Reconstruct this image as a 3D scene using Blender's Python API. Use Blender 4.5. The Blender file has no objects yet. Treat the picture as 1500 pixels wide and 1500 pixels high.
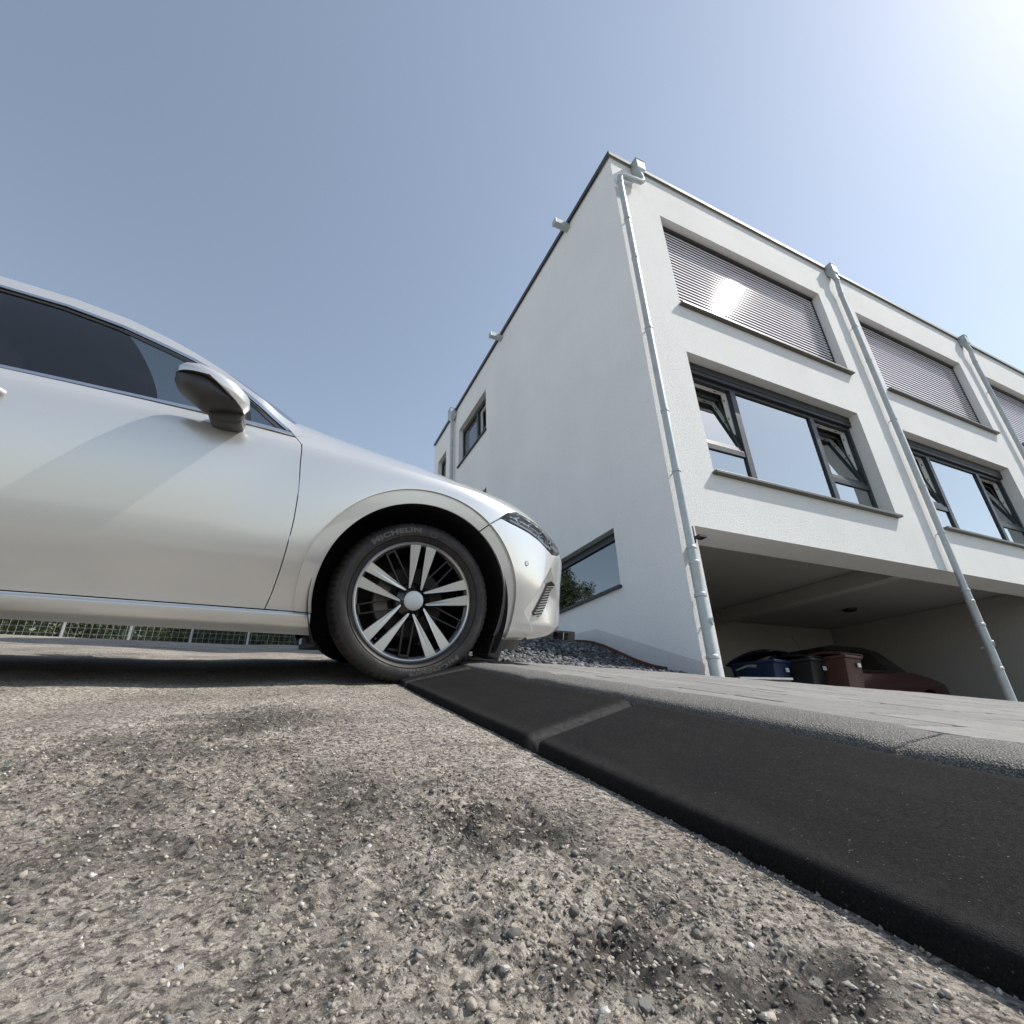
import bpy, bmesh, math, random
import numpy as np
from mathutils import Vector, Matrix
random.seed(7); rng = np.random.default_rng(11)
scene = bpy.context.scene
C = scene.collection

# ------------------------------------------------------------------ camera, sky, sun, exposure
CAMZ = .17
pitch, roll, yaw = math.radians(24.22683), math.radians(-2.08736), math.radians(25.99882)
_f = Vector((math.sin(yaw)*math.cos(pitch), math.cos(yaw)*math.cos(pitch), math.sin(pitch)))
_r = Vector((math.cos(yaw), -math.sin(yaw), 0)); _u = _r.cross(_f)
_r2 = math.cos(roll)*_r + math.sin(roll)*_u; _u2 = -math.sin(roll)*_r + math.cos(roll)*_u
cam = bpy.data.cameras.new('camera'); cam.sensor_width = 36; cam.lens = 722.255/1500*36
cam.clip_start = .01; cam.clip_end = 3000
camo = bpy.data.objects.new('camera', cam); C.objects.link(camo)
camo.matrix_world = Matrix(((_r2.x, _u2.x, -_f.x, 0), (_r2.y, _u2.y, -_f.y, 0), (_r2.z, _u2.z, -_f.z, CAMZ), (0, 0, 0, 1)))
scene.camera = camo

SUN = Vector((2.20, -.80, 2.65)).normalized()          # direction towards the sun
world = bpy.data.worlds.new('World'); scene.world = world; world.use_nodes = True
nt = world.node_tree; nt.nodes.clear()
sky = nt.nodes.new('ShaderNodeTexSky'); sky.sky_type = 'NISHITA'; sky.sun_disc = False
sky.sun_elevation = math.asin(SUN.z); sky.sun_rotation = math.atan2(SUN.x, SUN.y)
sky.air_density = 1.1; sky.dust_density = .6; sky.ozone_density = 1.3; sky.altitude = 300
hs = nt.nodes.new('ShaderNodeHueSaturation'); hs.inputs['Saturation'].default_value = .68; hs.inputs['Hue'].default_value = .494
bg = nt.nodes.new('ShaderNodeBackground'); bg.inputs['Strength'].default_value = .145
wo = nt.nodes.new('ShaderNodeOutputWorld')
nt.links.new(sky.outputs[0], hs.inputs['Color']); nt.links.new(hs.outputs[0], bg.inputs[0]); nt.links.new(bg.outputs[0], wo.inputs[0])
sun = bpy.data.lights.new('sun', 'SUN'); sun.energy = 4.4; sun.angle = math.radians(.53); sun.color = (1, .95, .875)
suno = bpy.data.objects.new('sun', sun); C.objects.link(suno)
suno.rotation_euler = SUN.to_track_quat('Z', 'Y').to_euler(); suno.location = SUN*40
scene.view_settings.view_transform = 'Standard'; scene.view_settings.look = 'None'
scene.view_settings.gamma = 1; scene.view_settings.use_curve_mapping = False
scene.view_settings.exposure = 0.35
scene.render.engine = 'CYCLES'; scene.cycles.max_bounces = 8; scene.cycles.transparent_max_bounces = 12; scene.cycles.use_denoising = True; scene.cycles.sample_clamp_indirect = 4.0

# ------------------------------------------------------------------ helpers
def tag(o, label=None, cat=None, group=None, kind=None):
    if label: o['label'] = label
    if cat: o['category'] = cat
    if group: o['group'] = group
    if kind: o['kind'] = kind
    return o
def empty(name, loc=(0, 0, 0), parent=None):
    o = bpy.data.objects.new(name, None); C.objects.link(o); o.location = loc; o.empty_display_size = .1
    if parent: o.parent = parent
    return o
def link(name, me, mat=None, parent=None):
    o = bpy.data.objects.new(name, me); C.objects.link(o)
    if mat and not me.materials: me.materials.append(mat)
    if parent: o.parent = parent
    return o
def pyd(name, V, F, mat=None, parent=None, smooth=False, N=None):
    me = bpy.data.meshes.new(name); me.from_pydata([tuple(map(float, v)) for v in V], [], [tuple(map(int, f)) for f in F]); me.update()
    if smooth or N is not None: me.polygons.foreach_set('use_smooth', [True]*len(me.polygons))
    if N is not None: me.normals_split_custom_set_from_vertices([tuple(map(float, n)) for n in N])
    return link(name, me, mat, parent)
class MB:
    """collects simple solids into one mesh"""
    def __init__(s): s.V = []; s.F = []
    def box(s, a, b, M=None, bev=0):
        x0, y0, z0 = a; x1, y1, z1 = b; n = len(s.V)
        P = [(x0,y0,z0),(x1,y0,z0),(x1,y1,z0),(x0,y1,z0),(x0,y0,z1),(x1,y0,z1),(x1,y1,z1),(x0,y1,z1)]
        if M is not None: P = [tuple(M @ Vector(p)) for p in P]
        s.V += P; s.F += [tuple(n+i for i in f) for f in ((0,3,2,1),(4,5,6,7),(0,1,5,4),(1,2,6,5),(2,3,7,6),(3,0,4,7))]
        return s
    def tube(s, path, r, seg=14, caps=True):
        path = [Vector(p) for p in path]; n0 = len(s.V); rs = r if isinstance(r, (list, tuple)) else [r]*len(path)
        up = Vector((0.123, .31, .94))
        for i, p in enumerate(path):
            t = (path[min(i+1, len(path)-1)] - path[max(i-1, 0)]).normalized()
            a = t.cross(up)
            if a.length < .05: a = t.cross(Vector((1, 0, 0)))
            a.normalize(); b = t.cross(a)
            for k in range(seg):
                w = 2*math.pi*k/seg; s.V.append(tuple(p + rs[i]*(math.cos(w)*a + math.sin(w)*b)))
        for i in range(len(path)-1):
            for k in range(seg):
                a0 = n0+i*seg+k; a1 = n0+i*seg+(k+1) % seg
                s.F.append((a0, a1, a1+seg, a0+seg))
        if caps:
            s.F.append(tuple(n0+k for k in range(seg))[::-1]); s.F.append(tuple(n0+(len(path)-1)*seg+k for k in range(seg)))
        return s
    def prism(s, poly, d0, d1, fn):
        """poly: 2D outline, fn(u,v,d)->3D, extruded d0..d1"""
        n = len(s.V); m = len(poly)
        s.V += [fn(u, v, d0) for u, v in poly] + [fn(u, v, d1) for u, v in poly]
        s.F += [tuple(n+i for i in range(m))[::-1], tuple(n+m+i for i in range(m))]
        s.F += [(n+i, n+(i+1) % m, n+m+(i+1) % m, n+m+i) for i in range(m)]
        return s
    def lathe(s, prof, seg=48, fn=None, closed=False):
        """prof: (r, d) list; fn(r*cos, r*sin, d)->3D"""
        n = len(s.V); m = len(prof)
        for k in range(seg):
            a = 2*math.pi*k/seg
            for r, d in prof: s.V.append(fn(r*math.cos(a), r*math.sin(a), d))
        for k in range(seg):
            for i in range(m if closed else m-1):
                j = (i+1) % m; a = n+k*m; b = n+((k+1) % seg)*m
                s.F.append((a+i, b+i, b+j, a+j))
        return s
    def build(s, name, mat, parent=None, smooth=False, bevel=0, segs=2, fix=True):
        me = bpy.data.meshes.new(name); me.from_pydata(s.V, [], s.F); me.update()
        if fix or bevel:
            bm = bmesh.new(); bm.from_mesh(me)
            if fix: bmesh.ops.recalc_face_normals(bm, faces=bm.faces)
            if bevel:
                es = [e for e in bm.edges if len(e.link_faces) == 2 and e.calc_face_angle(0) > .5]
                bmesh.ops.bevel(bm, geom=es, offset=bevel, segments=segs, affect='EDGES', profile=.5, clamp_overlap=True)
            bm.to_mesh(me); bm.free()
        if smooth:
            me.polygons.foreach_set('use_smooth', [True]*len(me.polygons))
            if smooth != 'all':
                me.set_sharp_from_angle(angle=math.radians(smooth if smooth is not True else 35))
        return link(name, me, mat, parent)

# ---- numpy value noise -------------------------------------------------------
def vnoise(x, y, seed=0):
    xi = np.floor(x).astype(np.int64); yi = np.floor(y).astype(np.int64); fx = x-xi; fy = y-yi
    fx = fx*fx*fx*(fx*(fx*6-15)+10); fy = fy*fy*fy*(fy*(fy*6-15)+10)
    def h(i, j):
        n = (i*374761393 + j*668265263 + seed*982451653) & 0xffffffff
        n = ((n ^ (n >> 13))*1274126177) & 0xffffffff; n = n ^ (n >> 16)
        return (n & 0xffff)/65535.
    return (h(xi, yi)*(1-fx)+h(xi+1, yi)*fx)*(1-fy)+(h(xi, yi+1)*(1-fx)+h(xi+1, yi+1)*fx)*fy
def fbm(x, y, s0, octs=4, gain=.5, seed=0):
    v = 0; a = 1; t = 0
    for o in range(octs):
        f = 2**o/s0; v = v + a*(vnoise(x*f+o*17.3, y*f-o*9.1, seed+o)-.5); t += a; a *= gain
    return v/t*2
def nstep(x, a, b):
    t = np.clip((x-a)/(b-a), 0, 1); return t*t*(3-2*t)

# ---- materials -----------------------------------------------------------------
class NT:
    def __init__(s, name):
        s.m = bpy.data.materials.new(name); s.m.use_nodes = True; s.t = s.m.node_tree; s.t.nodes.clear()
        s.out = s.n('ShaderNodeOutputMaterial')
    def n(s, typ, **kw):
        n = s.t.nodes.new(typ)
        for k, v in kw.items():
            if k.startswith('_'): setattr(n, k[1:], v)
            else: n.inputs[k.replace('__', ' ')].default_value = v
        return n
    def l(s, a, b): s.t.links.new(a, b)
    def bsdf(s, **kw):
        b = s.n('ShaderNodeBsdfPrincipled')
        for k, v in kw.items(): b.inputs[k.replace('__', ' ')].default_value = v
        s.l(b.outputs[0], s.out.inputs[0]); s.b = b; return b
    def co(s, kind='Object', scale=None):
        tc = s.n('ShaderNodeTexCoord'); o = tc.outputs[kind]
        if scale:
            mp = s.n('ShaderNodeMapping'); mp.inputs['Scale'].default_value = scale; s.l(o, mp.inputs[0]); o = mp.outputs[0]
        return o
    def noise(s, v, scale, detail=4, rough=.55):
        n = s.n('ShaderNodeTexNoise', Scale=scale, Detail=detail, Roughness=rough); s.l(v, n.inputs['Vector']); return n.outputs[0]
    def vor(s, v, scale, feat='F1', out='Distance'):
        n = s.n('ShaderNodeTexVoronoi', _feature=feat, Scale=scale); s.l(v, n.inputs['Vector']); return n.outputs[out]
    def ramp(s, v, stops):
        n = s.n('ShaderNodeValToRGB'); e = n.color_ramp.elements
        while len(e) < len(stops): e.new(.5)
        for i, (p, c) in enumerate(stops):
            e[i].position = p; e[i].color = (c, c, c, 1) if not isinstance(c, (tuple, list)) else (*c, 1)
        s.l(v, n.inputs[0]); return n.outputs[0]
    def mix(s, f, a, b, mode='MIX'):
        n = s.n('ShaderNodeMix', _data_type='RGBA', _blend_type=mode)
        for i, x in ((0, f), (6, a), (7, b)):
            if hasattr(x, 'links'): s.l(x, n.inputs[i])
            else: n.inputs[i].default_value = x if i == 0 else (*x, 1) if len(x) == 3 else x
        return n.outputs[2]
    def bump(s, h, strength=.3, dist=.01, prev=None):
        n = s.n('ShaderNodeBump', Strength=strength, Distance=dist); s.l(h, n.inputs['Height'])
        if prev: s.l(prev, n.inputs['Normal'])
        return n.outputs[0]
def simple(name, col, rough=.5, metal=0, **kw):
    m = NT(name); m.bsdf(Base__Color=(*col, 1), Roughness=rough, Metallic=metal, **kw); return m.m
def worn(name, col, rough=.5, metal=0, var=.18, scale=9, bump=.0, bscale=200, **kw):
    """colour with soft unevenness and a little relief"""
    m = NT(name); b = m.bsdf(Roughness=rough, Metallic=metal, **kw); v = m.co()
    n = m.noise(v, scale, 6, .6); f = m.ramp(n, [(.3, 1-var), (.7, 1+var*.5)])
    m.l(m.mix(1.0, col, f, 'MULTIPLY'), b.inputs['Base Color'])
    r = m.ramp(n, [(.3, max(0, rough*.84)), (.75, min(1, rough*1.2))]); m.l(r, b.inputs['Roughness'])
    if bump: m.l(m.bump(m.noise(v, bscale, 3), bump, .004), b.inputs['Normal'])
    return m.m

# ------------------------------------------------------------------ materials of the place
def mat_road():
    m = NT('worn concrete road'); b = m.bsdf(Roughness=.92); v = m.co()
    big = m.noise(v, 3.2, 6, .62); mid = m.noise(v, 22, 6, .65); fine = m.noise(v, 160, 4, .6)
    base = m.mix(m.ramp(big, [(.36, 0), (.62, 1)]), (.262, .230, .193), (.425, .380, .322))
    base = m.mix(m.ramp(mid, [(.34, .55), (.46, 0)]), base, (.150, .134, .116))
    att = m.n('ShaderNodeAttribute', _attribute_name='dirt'); 
    base = m.mix(att.outputs['Fac'], base, (.056, .046, .037))
    # exposed aggregate: cells of different stone
    cell = m.n('ShaderNodeTexVoronoi', _feature='F1', Scale=85.0); m.l(v, cell.inputs['Vector'])
    dist = m.ramp(cell.outputs['Distance'], [(.0, 1), (.32, 1), (.42, 0)])
    sel = m.ramp(m.noise(v, 55, 2), [(.50, 0), (.56, 1)])
    cc = m.ramp(cell.outputs['Color'], [(.0, (.10, .094, .088)), (.35, (.21, .192, .168)), (.7, (.33, .30, .262)), (.93, (.52, .48, .43))])
    f = m.mix(1.0, dist, sel, 'MULTIPLY')
    col = m.mix(f, base, cc)
    cell2 = m.n('ShaderNodeTexVoronoi', _feature='F1', Scale=260.0); m.l(v, cell2.inputs['Vector'])
    sp = m.ramp(cell2.outputs['Color'], [(.0, .35), (.5, 1.0), (.92, 1.55)])
    col = m.mix(.9, col, m.mix(1.0, col, sp, 'MULTIPLY'))
    pc = m.ramp(m.noise(v, 130, 6, .75), [(.38, .25), (.48, 1.0)]); col = m.mix(1.0, col, pc, 'MULTIPLY'); col = m.mix(1.0, col, m.ramp(m.noise(v, 620, 5, .75), [(.3, .55), (.7, 1.42)]), 'MULTIPLY')  # shade inside the pits is put into the colour
    m.l(col, b.inputs['Base Color'])
    rr = m.n('ShaderNodeMapRange'); m.l(att.outputs['Fac'], rr.inputs[0]); rr.inputs[3].default_value = .93; rr.inputs[4].default_value = .62
    m.l(rr.outputs[0], b.inputs['Roughness'])
    mic = m.noise(v, 620, 5, .75); pits = m.ramp(m.noise(v, 130, 6, .75), [(.38, 0), (.48, 1)])
    n1 = m.bump(f, .35, .003); n2 = m.bump(mid, .5, .010, n1); n3 = m.bump(fine, .7, .006, n2); n4 = m.bump(pits, .9, .005, n3); n4 = m.bump(mic, .9, .003, n4)
    m.l(n4, b.inputs['Normal']); return m.m
M_road = mat_road()
def mat_rubber():
    m = NT('recycled rubber granulate'); b = m.bsdf(Roughness=.72); b.inputs['Specular IOR Level'].default_value = .08; v = m.co()
    c = m.n('ShaderNodeTexVoronoi', _feature='F1', Scale=950.0); m.l(v, c.inputs['Vector'])
    g = m.ramp(c.outputs['Color'], [(0, (.006, .006, .0062)), (.6, (.011, .011, .0112)), (.93, (.017, .017, .017)), (1, (.17, .17, .165))])
    dust = m.ramp(m.noise(v, 6, 6, .65), [(.48, 0), (.78, .20)])
    wa = m.n('ShaderNodeAttribute', _attribute_name='wear_sheen'); wn = m.mix(1.0, wa.outputs['Fac'], m.ramp(m.noise(v, 70, 5, .7), [(.3, .25), (.65, 1)]), 'MULTIPLY'); scf = m.ramp(m.noise(m.co('Object', (9, 1.2, 4)), 3.0, 6, .7), [(.52, 0), (.72, .16)])  # edge scuffing together with a painted bevel highlight
    cc = m.mix(dust, g, (.032, .030, .027)); cc = m.mix(scf, cc, (.042, .040, .036)); m.l(m.mix(wn, cc, (.075, .073, .070)), b.inputs['Base Color'])
    n = m.bump(c.outputs['Distance'], .55, .0010); n = m.bump(m.noise(v, 40, 4), .12, .01, n); m.l(n, b.inputs['Normal'])
    m.l(m.ramp(m.noise(v, 300, 2), [(.3, .72), (.7, .95)]), b.inputs['Roughness']); return m.m
M_rubber = mat_rubber()
def mat_aggr():
    m = NT('exposed aggregate kerb'); b = m.bsdf(Roughness=.85); v = m.co()
    c = m.n('ShaderNodeTexVoronoi', _feature='F1', Scale=420.0); m.l(v, c.inputs['Vector'])
    g = m.ramp(c.outputs['Color'], [(0, (.16, .154, .143)), (.5, (.29, .277, .256)), (1, (.46, .44, .405))])
    d = m.ramp(c.outputs['Distance'], [(.25, 1), (.6, .38)])
    m.l(m.mix(1.0, g, d, 'MULTIPLY'), b.inputs['Base Color'])
    m.l(m.bump(m.ramp(c.outputs['Distance'], [(.1, 1), (.65, 0)]), .9, .004), b.inputs['Normal']); return m.m
M_aggr = mat_aggr()
def mat_paver():
    m = NT('concrete paver'); b = m.bsdf(Roughness=.85); v = m.co()
    oi = m.n('ShaderNodeObjectInfo'); t = m.ramp(oi.outputs['Random'], [(0, (.185, .177, .166)), (.5, (.21, .202, .19)), (1, (.24, .232, .218))])
    n = m.noise(v, 30, 6, .7); c = m.mix(.8, t, m.mix(1.0, t, m.ramp(n, [(.3, .55), (.7, 1.15)]), 'MULTIPLY'))
    m.l(c, b.inputs['Base Color']); m.l(m.bump(m.noise(v, 320, 3), .5, .003), b.inputs['Normal']); return m.m
M_paver = mat_paver()
def mat_plaster(name, col, bump=.55):
    m = NT(name); b = m.bsdf(Roughness=.9); v = m.co()
    big = m.ramp(m.noise(v, .55, 6, .6), [(.3, .93), (.7, 1.03)])
    st = m.ramp(m.noise(m.co('Object', (5, 5, .35)), 1.0, 5, .6), [(.35, .985), (.65, 1.0)])
    fine = m.noise(v, 48, 5, .8)
    fc = m.ramp(fine, [(.30, .88), (.62, 1.05)])
    c = m.mix(1.0, m.mix(1.0, m.mix(1.0, col, big, 'MULTIPLY'), st, 'MULTIPLY'), fc, 'MULTIPLY')
    m.l(c, b.inputs['Base Color'])
    m.l(m.bump(fine, bump, .010, m.bump(m.noise(v, 7, 3), .06, .03)), b.inputs['Normal']); return m.m
M_plaster = mat_plaster('white render', (.78, .775, .76), .9)
M_plasterside = mat_plaster('fine white render', (.83, .827, .815), .2)
M_plinth = mat_plaster('grey plinth render', (.66, .655, .645), .3)
M_conc = mat_plaster('carport concrete', (.36, .345, .325), .3)
M_anth = worn('anthracite aluminium', (.045, .049, .054), .42, .3, .1, 4)
M_dark = simple('black plastic', (.012, .012, .013), .5)
M_sill = worn('bronze grey sill', (.13, .125, .11), .45, .5, .15, 5)
M_whitepvc = worn('white pvc', (.72, .72, .70), .35, 0, .05, 6)
M_zinc = worn('zinc sheet', (.46, .49, .49), .5, .35, .14, 7, .08, 25)
M_alu = worn('alu slat', (.90, .835, .85), .075, .10, .0, 3)
M_coping = worn('light alu coping', (.36, .37, .35), .6, .15, .08, 3)
def mat_pane(name, refl, tint):
    m = NT(name); g = m.n('ShaderNodeBsdfGlossy', Roughness=.015); g.inputs[0].default_value = (.93, .97, .97, 1)
    t = m.n('ShaderNodeBsdfTransparent'); t.inputs[0].default_value = (*tint, 1)
    fr = m.n('ShaderNodeFresnel', IOR=1.5); mr = m.n('ShaderNodeMapRange'); m.l(fr.outputs[0], mr.inputs[0]); mr.inputs[3].default_value = refl
    mx = m.n('ShaderNodeMixShader'); m.l(mr.outputs[0], mx.inputs[0]); m.l(t.outputs[0], mx.inputs[1]); m.l(g.outputs[0], mx.inputs[2])
    wv = m.bump(m.noise(m.co(), 1.3, 2), .015, .05); m.l(wv, g.inputs['Normal'])
    m.l(mx.outputs[0], m.out.inputs[0]); return m.m
M_pane = mat_pane('coated window glass', .44, (.72, .78, .76))
M_pane2 = mat_pane('dark window glass', .20, (.30, .33, .34))

# ------------------------------------------------------------------ terrain heights (x along the house front, y up the street)
SY, SX = .181, -.01
def kerb_x(y): return .383 + .0405*y
def yflat(y):
    y = np.asarray(y, float); return np.where(y > 8.5, 8.5 + 2.0*(1-np.exp(-(y-8.5)/2.0)), y)
def road_z(x, y): return SY*yflat(y) + SX*np.asarray(x, float)
RW, RH = .258, .080
KW = .11
def pave_z(x, y):
    x = np.asarray(x, float); x0 = .78
    return SY*yflat(y) + SX*x0 + .092 - .0425*(x-x0)
def gravel_line(x): return 3.20 + .356*(np.asarray(x, float)-1.69)
def gravel_z(x, y): return pave_z(x, y) - .01 + .26*nstep(np.asarray(y, float)-gravel_line(x), .25, 1.75)

# road: one displaced sheet, fine close to the viewer
def lines(segs):
    out = [segs[0][0]]
    for a, b, d0, d1 in segs:
        x = a
        while x < b-1e-6:
            t = (x-a)/(b-a); x = min(b, x + d0 + (d1-d0)*t); out.append(x)
    return np.array(out)
xl = lines([(-60, -8, 6, 1.5), (-8, -1.3, 1.2, .03), (-1.3, -.42, .016, .0040), (-.42, .46, .0032, .0032), (.46, .62, .008, .03)])
yl = lines([(-60, -4, 6, 1), (-4, -.1, .6, .02), (-.1, .14, .010, .0032), (.14, .62, .0030, .0034), (.62, 1.2, .0040, .0065), (1.2, 2.4, .0070, .014), (2.4, 9, .016, .08), (9, 30, .1, 1.5), (30, 90, 2, 8)])
gx, gy = np.meshgrid(xl, yl); X0 = gx.ravel(); Y0 = gy.ravel()
kx = kerb_x(np.clip(Y0, -3, 9))
edge = X0 - kx                       # negative on the open road
fade = nstep(np.hypot(X0+.1, Y0-.6), 9, 3)
def worley(x, y, sc, seed):
    # slightly stretched cells: distance to the nearest stone centre and that stone's random number
    px, py = x/sc, y/sc; xi = np.floor(px); yi = np.floor(py); best = np.full(x.shape, 9.); bid = np.zeros(x.shape)
    for i in (-1, 0, 1):
        for j in (-1, 0, 1):
            cx, cy = xi+i, yi+j; hsh = np.sin(cx*127.1+cy*311.7+seed*74.7)*43758.5453; r1 = hsh-np.floor(hsh); hsh = np.sin(cx*269.5+cy*183.3+seed*11.3)*24634.6345; r2 = hsh-np.floor(hsh); r3 = (r1*7.13+r2*3.7) % 1
            dx = px-(cx+.2+.6*r1); dy = py-(cy+.2+.6*r2); a = r3*3.14; ca, sa = np.cos(a), np.sin(a)
            d = np.maximum(np.hypot((dx*ca+dy*sa)*1.15, (dy*ca-dx*sa)*.85), .82*(np.abs(dx*ca+dy*sa)+np.abs(dy*ca-dx*sa)*.8)); m = d < best; best = np.where(m, d, best); bid = np.where(m, r3, bid)
    return best, bid
def bump_field(x, y):
    patch = .55*nstep(fbm(x, y, .55, 3, .5, 5), .0, .42)                       # worn, broken-up areas
    patch = np.maximum(patch, 1.0*np.exp(-(((x-.215)/.10)**2+((y-.53)/.19)**2)))
    patch = np.maximum(patch, 1.0*np.exp(-(((x-.20)/.15)**2+((y-.33)/.12)**2)))
    patch = np.maximum(patch, .95*np.exp(-(((x-.29)/.07)**2+((y-.265)/.05)**2)))
    patch = np.maximum(patch, .8*np.exp(-(((x+.02)/.14)**2+((y-1.15)/.22)**2)))
    h = .010*fbm(x, y, .7, 3, .5, 1) + .0045*fbm(x, y, .16, 3, .55, 2)
    r = fbm(x, y, .05, 3, .6, 3)
    h = h + (.0015+.0028*patch)*r + (.0012+.0022*patch)*fbm(x, y, .014, 2, .6, 4)
    for sc, am, pr, sd in ((.030, .0042, .38, 31), (.015, .0026, .55, 32), (.0085, .0014, .6, 33)):
        d1, id1 = worley(x, y, sc, sd); h = h + am*(.40+1.5*patch)*np.sqrt(np.clip(1-(d1/(.30+.28*id1))**2, 0, 1))*(id1 < pr)*(.6+.8*id1)
    h = h - .008*patch*nstep(fbm(x, y, .085, 2, .5, 9), .18, .52)
    pit = np.exp(-(((x-.290)/.050)**2+((y-.256)/.030)**2)**1.5)
    h = h - .014*pit + .006*pit*fbm(x, y, .02, 2, .6, 77)
    return h, patch, pit
H, PT, PIT = bump_field(X0, Y0)
near = nstep(edge, -.16, -.01)        # smoother apron of mortar along the ramps
H = H*(1-.65*near)*fade - .012*near*0
sag = -.030*nstep(X0, .25, -.55)*nstep(Y0, .9, 1.7)*nstep(np.abs(X0), 9, 5)
Z0 = road_z(X0, Y0) + H + sag
Z0 = np.where(edge > .03, Z0-.02, Z0)
nx, ny = len(xl), len(yl)
idx = np.arange(nx*ny).reshape(ny, nx)
q = np.stack([idx[:-1, :-1], idx[:-1, 1:], idx[1:, 1:], idx[1:, :-1]], -1).reshape(-1, 4)
me = bpy.data.meshes.new('road'); me.vertices.add(nx*ny); me.vertices.foreach_set('co', np.stack([X0, Y0, Z0], 1).ravel())
me.loops.add(len(q)*4); me.polygons.add(len(q)); me.loops.foreach_set('vertex_index', q.ravel())
me.polygons.foreach_set('loop_start', np.arange(len(q))*4); me.polygons.foreach_set('use_smooth', np.ones(len(q), bool)); me.update()
dirt = 1.15*PT*nstep(fbm(X0, Y0, .10, 4, .65, 21), -.40, .25)*fade + .9*PIT
at = me.attributes.new('dirt', 'FLOAT', 'POINT'); at.data.foreach_set('value', np.clip(dirt, 0, 1))
tag(link('road', me, M_road), kind='structure')

# loose grit and pebbles in the road surface
def ico_verts():
    bm = bmesh.new(); bmesh.ops.create_icosphere(bm, subdivisions=1, radius=1); V = np.array([v.co[:] for v in bm.verts]); F = np.array([[v.index for v in f.verts] for f in bm.faces]); bm.free(); return V, F
IVi, IFi = ico_verts()
OV = np.array([(1, 0, 0), (-1, 0, 0), (0, 1, 0), (0, -1, 0), (0, 0, 1), (0, 0, -1)], float); OF = np.array([(0, 2, 4), (2, 1, 4), (1, 3, 4), (3, 0, 4), (2, 0, 5), (1, 2, 5), (3, 1, 5), (0, 3, 5)])
def scatter(name, pos, rad, mats, matsel, parent=None, flat=(.55, .9), sink=.3, solid=None):
    IV, IF = solid or (IVi, IFi)
    n = len(pos); nv = len(IV)
    ang = rng.uniform(0, 6.28, n); sc = np.stack([rng.uniform(.75, 1.3, n), rng.uniform(.75, 1.2, n), rng.uniform(*flat, n)], 1)*rad[:, None]
    jit = 1 + rng.uniform(-.42, .34, (n, nv, 1))
    P = IV[None]*jit*sc[:, None]
    c, s = np.cos(ang)[:, None], np.sin(ang)[:, None]
    tl = rng.uniform(-.5, .5, n)[:, None]
    y2 = P[..., 1]*np.cos(tl)-P[..., 2]*np.sin(tl); z2 = P[..., 1]*np.sin(tl)+P[..., 2]*np.cos(tl)
    Q = np.stack([P[..., 0]*c-y2*s, P[..., 0]*s+y2*c, z2], -1) + pos[:, None]
    Q[..., 2] += (rad*(.5-sink))[:, None]
    V = Q.reshape(-1, 3); F = (IF[None]+np.arange(n)[:, None, None]*nv).reshape(-1, 3)
    me = bpy.data.meshes.new(name); me.vertices.add(len(V)); me.vertices.foreach_set('co', V.ravel()); me.loops.add(F.size); me.polygons.add(len(F))
    me.loops.foreach_set('vertex_index', F.ravel().astype(np.int32)); me.polygons.foreach_set('loop_start', np.arange(len(F))*3); me.update()
    for m in mats: me.materials.append(m)
    me.polygons.foreach_set('material_index', np.repeat(matsel, len(IF)).astype(np.int32))
    return link(name, me, None, parent)
def stone_mat(name, col, var=.35, rough=.8): return worn(name, col, rough, 0, var, 60, .4, 260)
ST = [stone_mat('pebble beige', (.34, .30, .25)), stone_mat('pebble grey', (.20, .19, .175)), stone_mat('pebble dark', (.10, .094, .086)), stone_mat('pebble pale', (.50, .48, .44)), stone_mat('pebble brown', (.19, .158, .128))]
n = 19000
u = rng.random(n); yy = .12 + 3.2*u**1.7; xx = rng.uniform(-1, 1, n); xx = np.where(xx < 0, xx*(.35+.75*yy), xx*.0) + np.where(xx >= 0, xx*(kerb_x(yy)-.01), 0)
h_, p_, pit_ = bump_field(xx, yy)
keep = rng.random(n) < (.18+.62*p_); xx, yy, h_, p_ = xx[keep], yy[keep], h_[keep], p_[keep]
rad = (.0007+.0036*rng.random(len(xx))**4.5)*(.8+.5*p_)
ed = xx-kerb_x(yy); nearf = nstep(ed, -.16, -.01)
zz = road_z(xx, yy) + h_*(1-.65*nearf) - .030*nstep(xx, .25, -.55)*nstep(yy, .9, 1.7)
tag(scatter('road_grit', np.stack([xx, yy, zz], 1), rad, ST, rng.choice(5, len(xx), p=[.56, .18, .10, .05, .11]), flat=(.4, .8), sink=.62), 'beige and grey grit worn out of the road surface', 'grit', kind='stuff')

# finer sand and chips, packed closely where the surface has worn
n = 95000; u = rng.random(n); yy = .13 + 1.9*u**1.75; xx = rng.uniform(-1, 1, n); xx = np.where(xx < 0, xx*(.22+.62*yy), xx*(kerb_x(yy)-.008))
xx[:4000] = kerb_x(yy[:4000])-.0005-.028*rng.random(4000)**2
h_, p_, pit_ = bump_field(xx, yy); keep = rng.random(n) < (.16+.84*p_)*(.45+.55*nstep(fbm(xx, yy, .06, 2, .5, 41), -.3, .3)); xx, yy, h_, ps = xx[keep], yy[keep], h_[keep], p_[keep]
nearf = nstep(xx-kerb_x(yy), -.16, -.01); zz = road_z(xx, yy) + h_*(1-.65*nearf) - .030*nstep(xx, .25, -.55)*nstep(yy, .9, 1.7)
sandsel = np.where(rng.random(len(xx)) < .9*ps, rng.choice(5, len(xx), p=[.16, .22, .28, .02, .32]), rng.choice(5, len(xx), p=[.70, .12, .04, .07, .07]))
tag(scatter('road_sand', np.stack([xx, yy, zz], 1), .0006+.0020*rng.random(len(xx))**2.4, ST, sandsel, flat=(.55, 1.), sink=.42, solid=(OV, OF)), 'fine sandy chips crumbled from the worn road', 'sand', kind='stuff')

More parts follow.
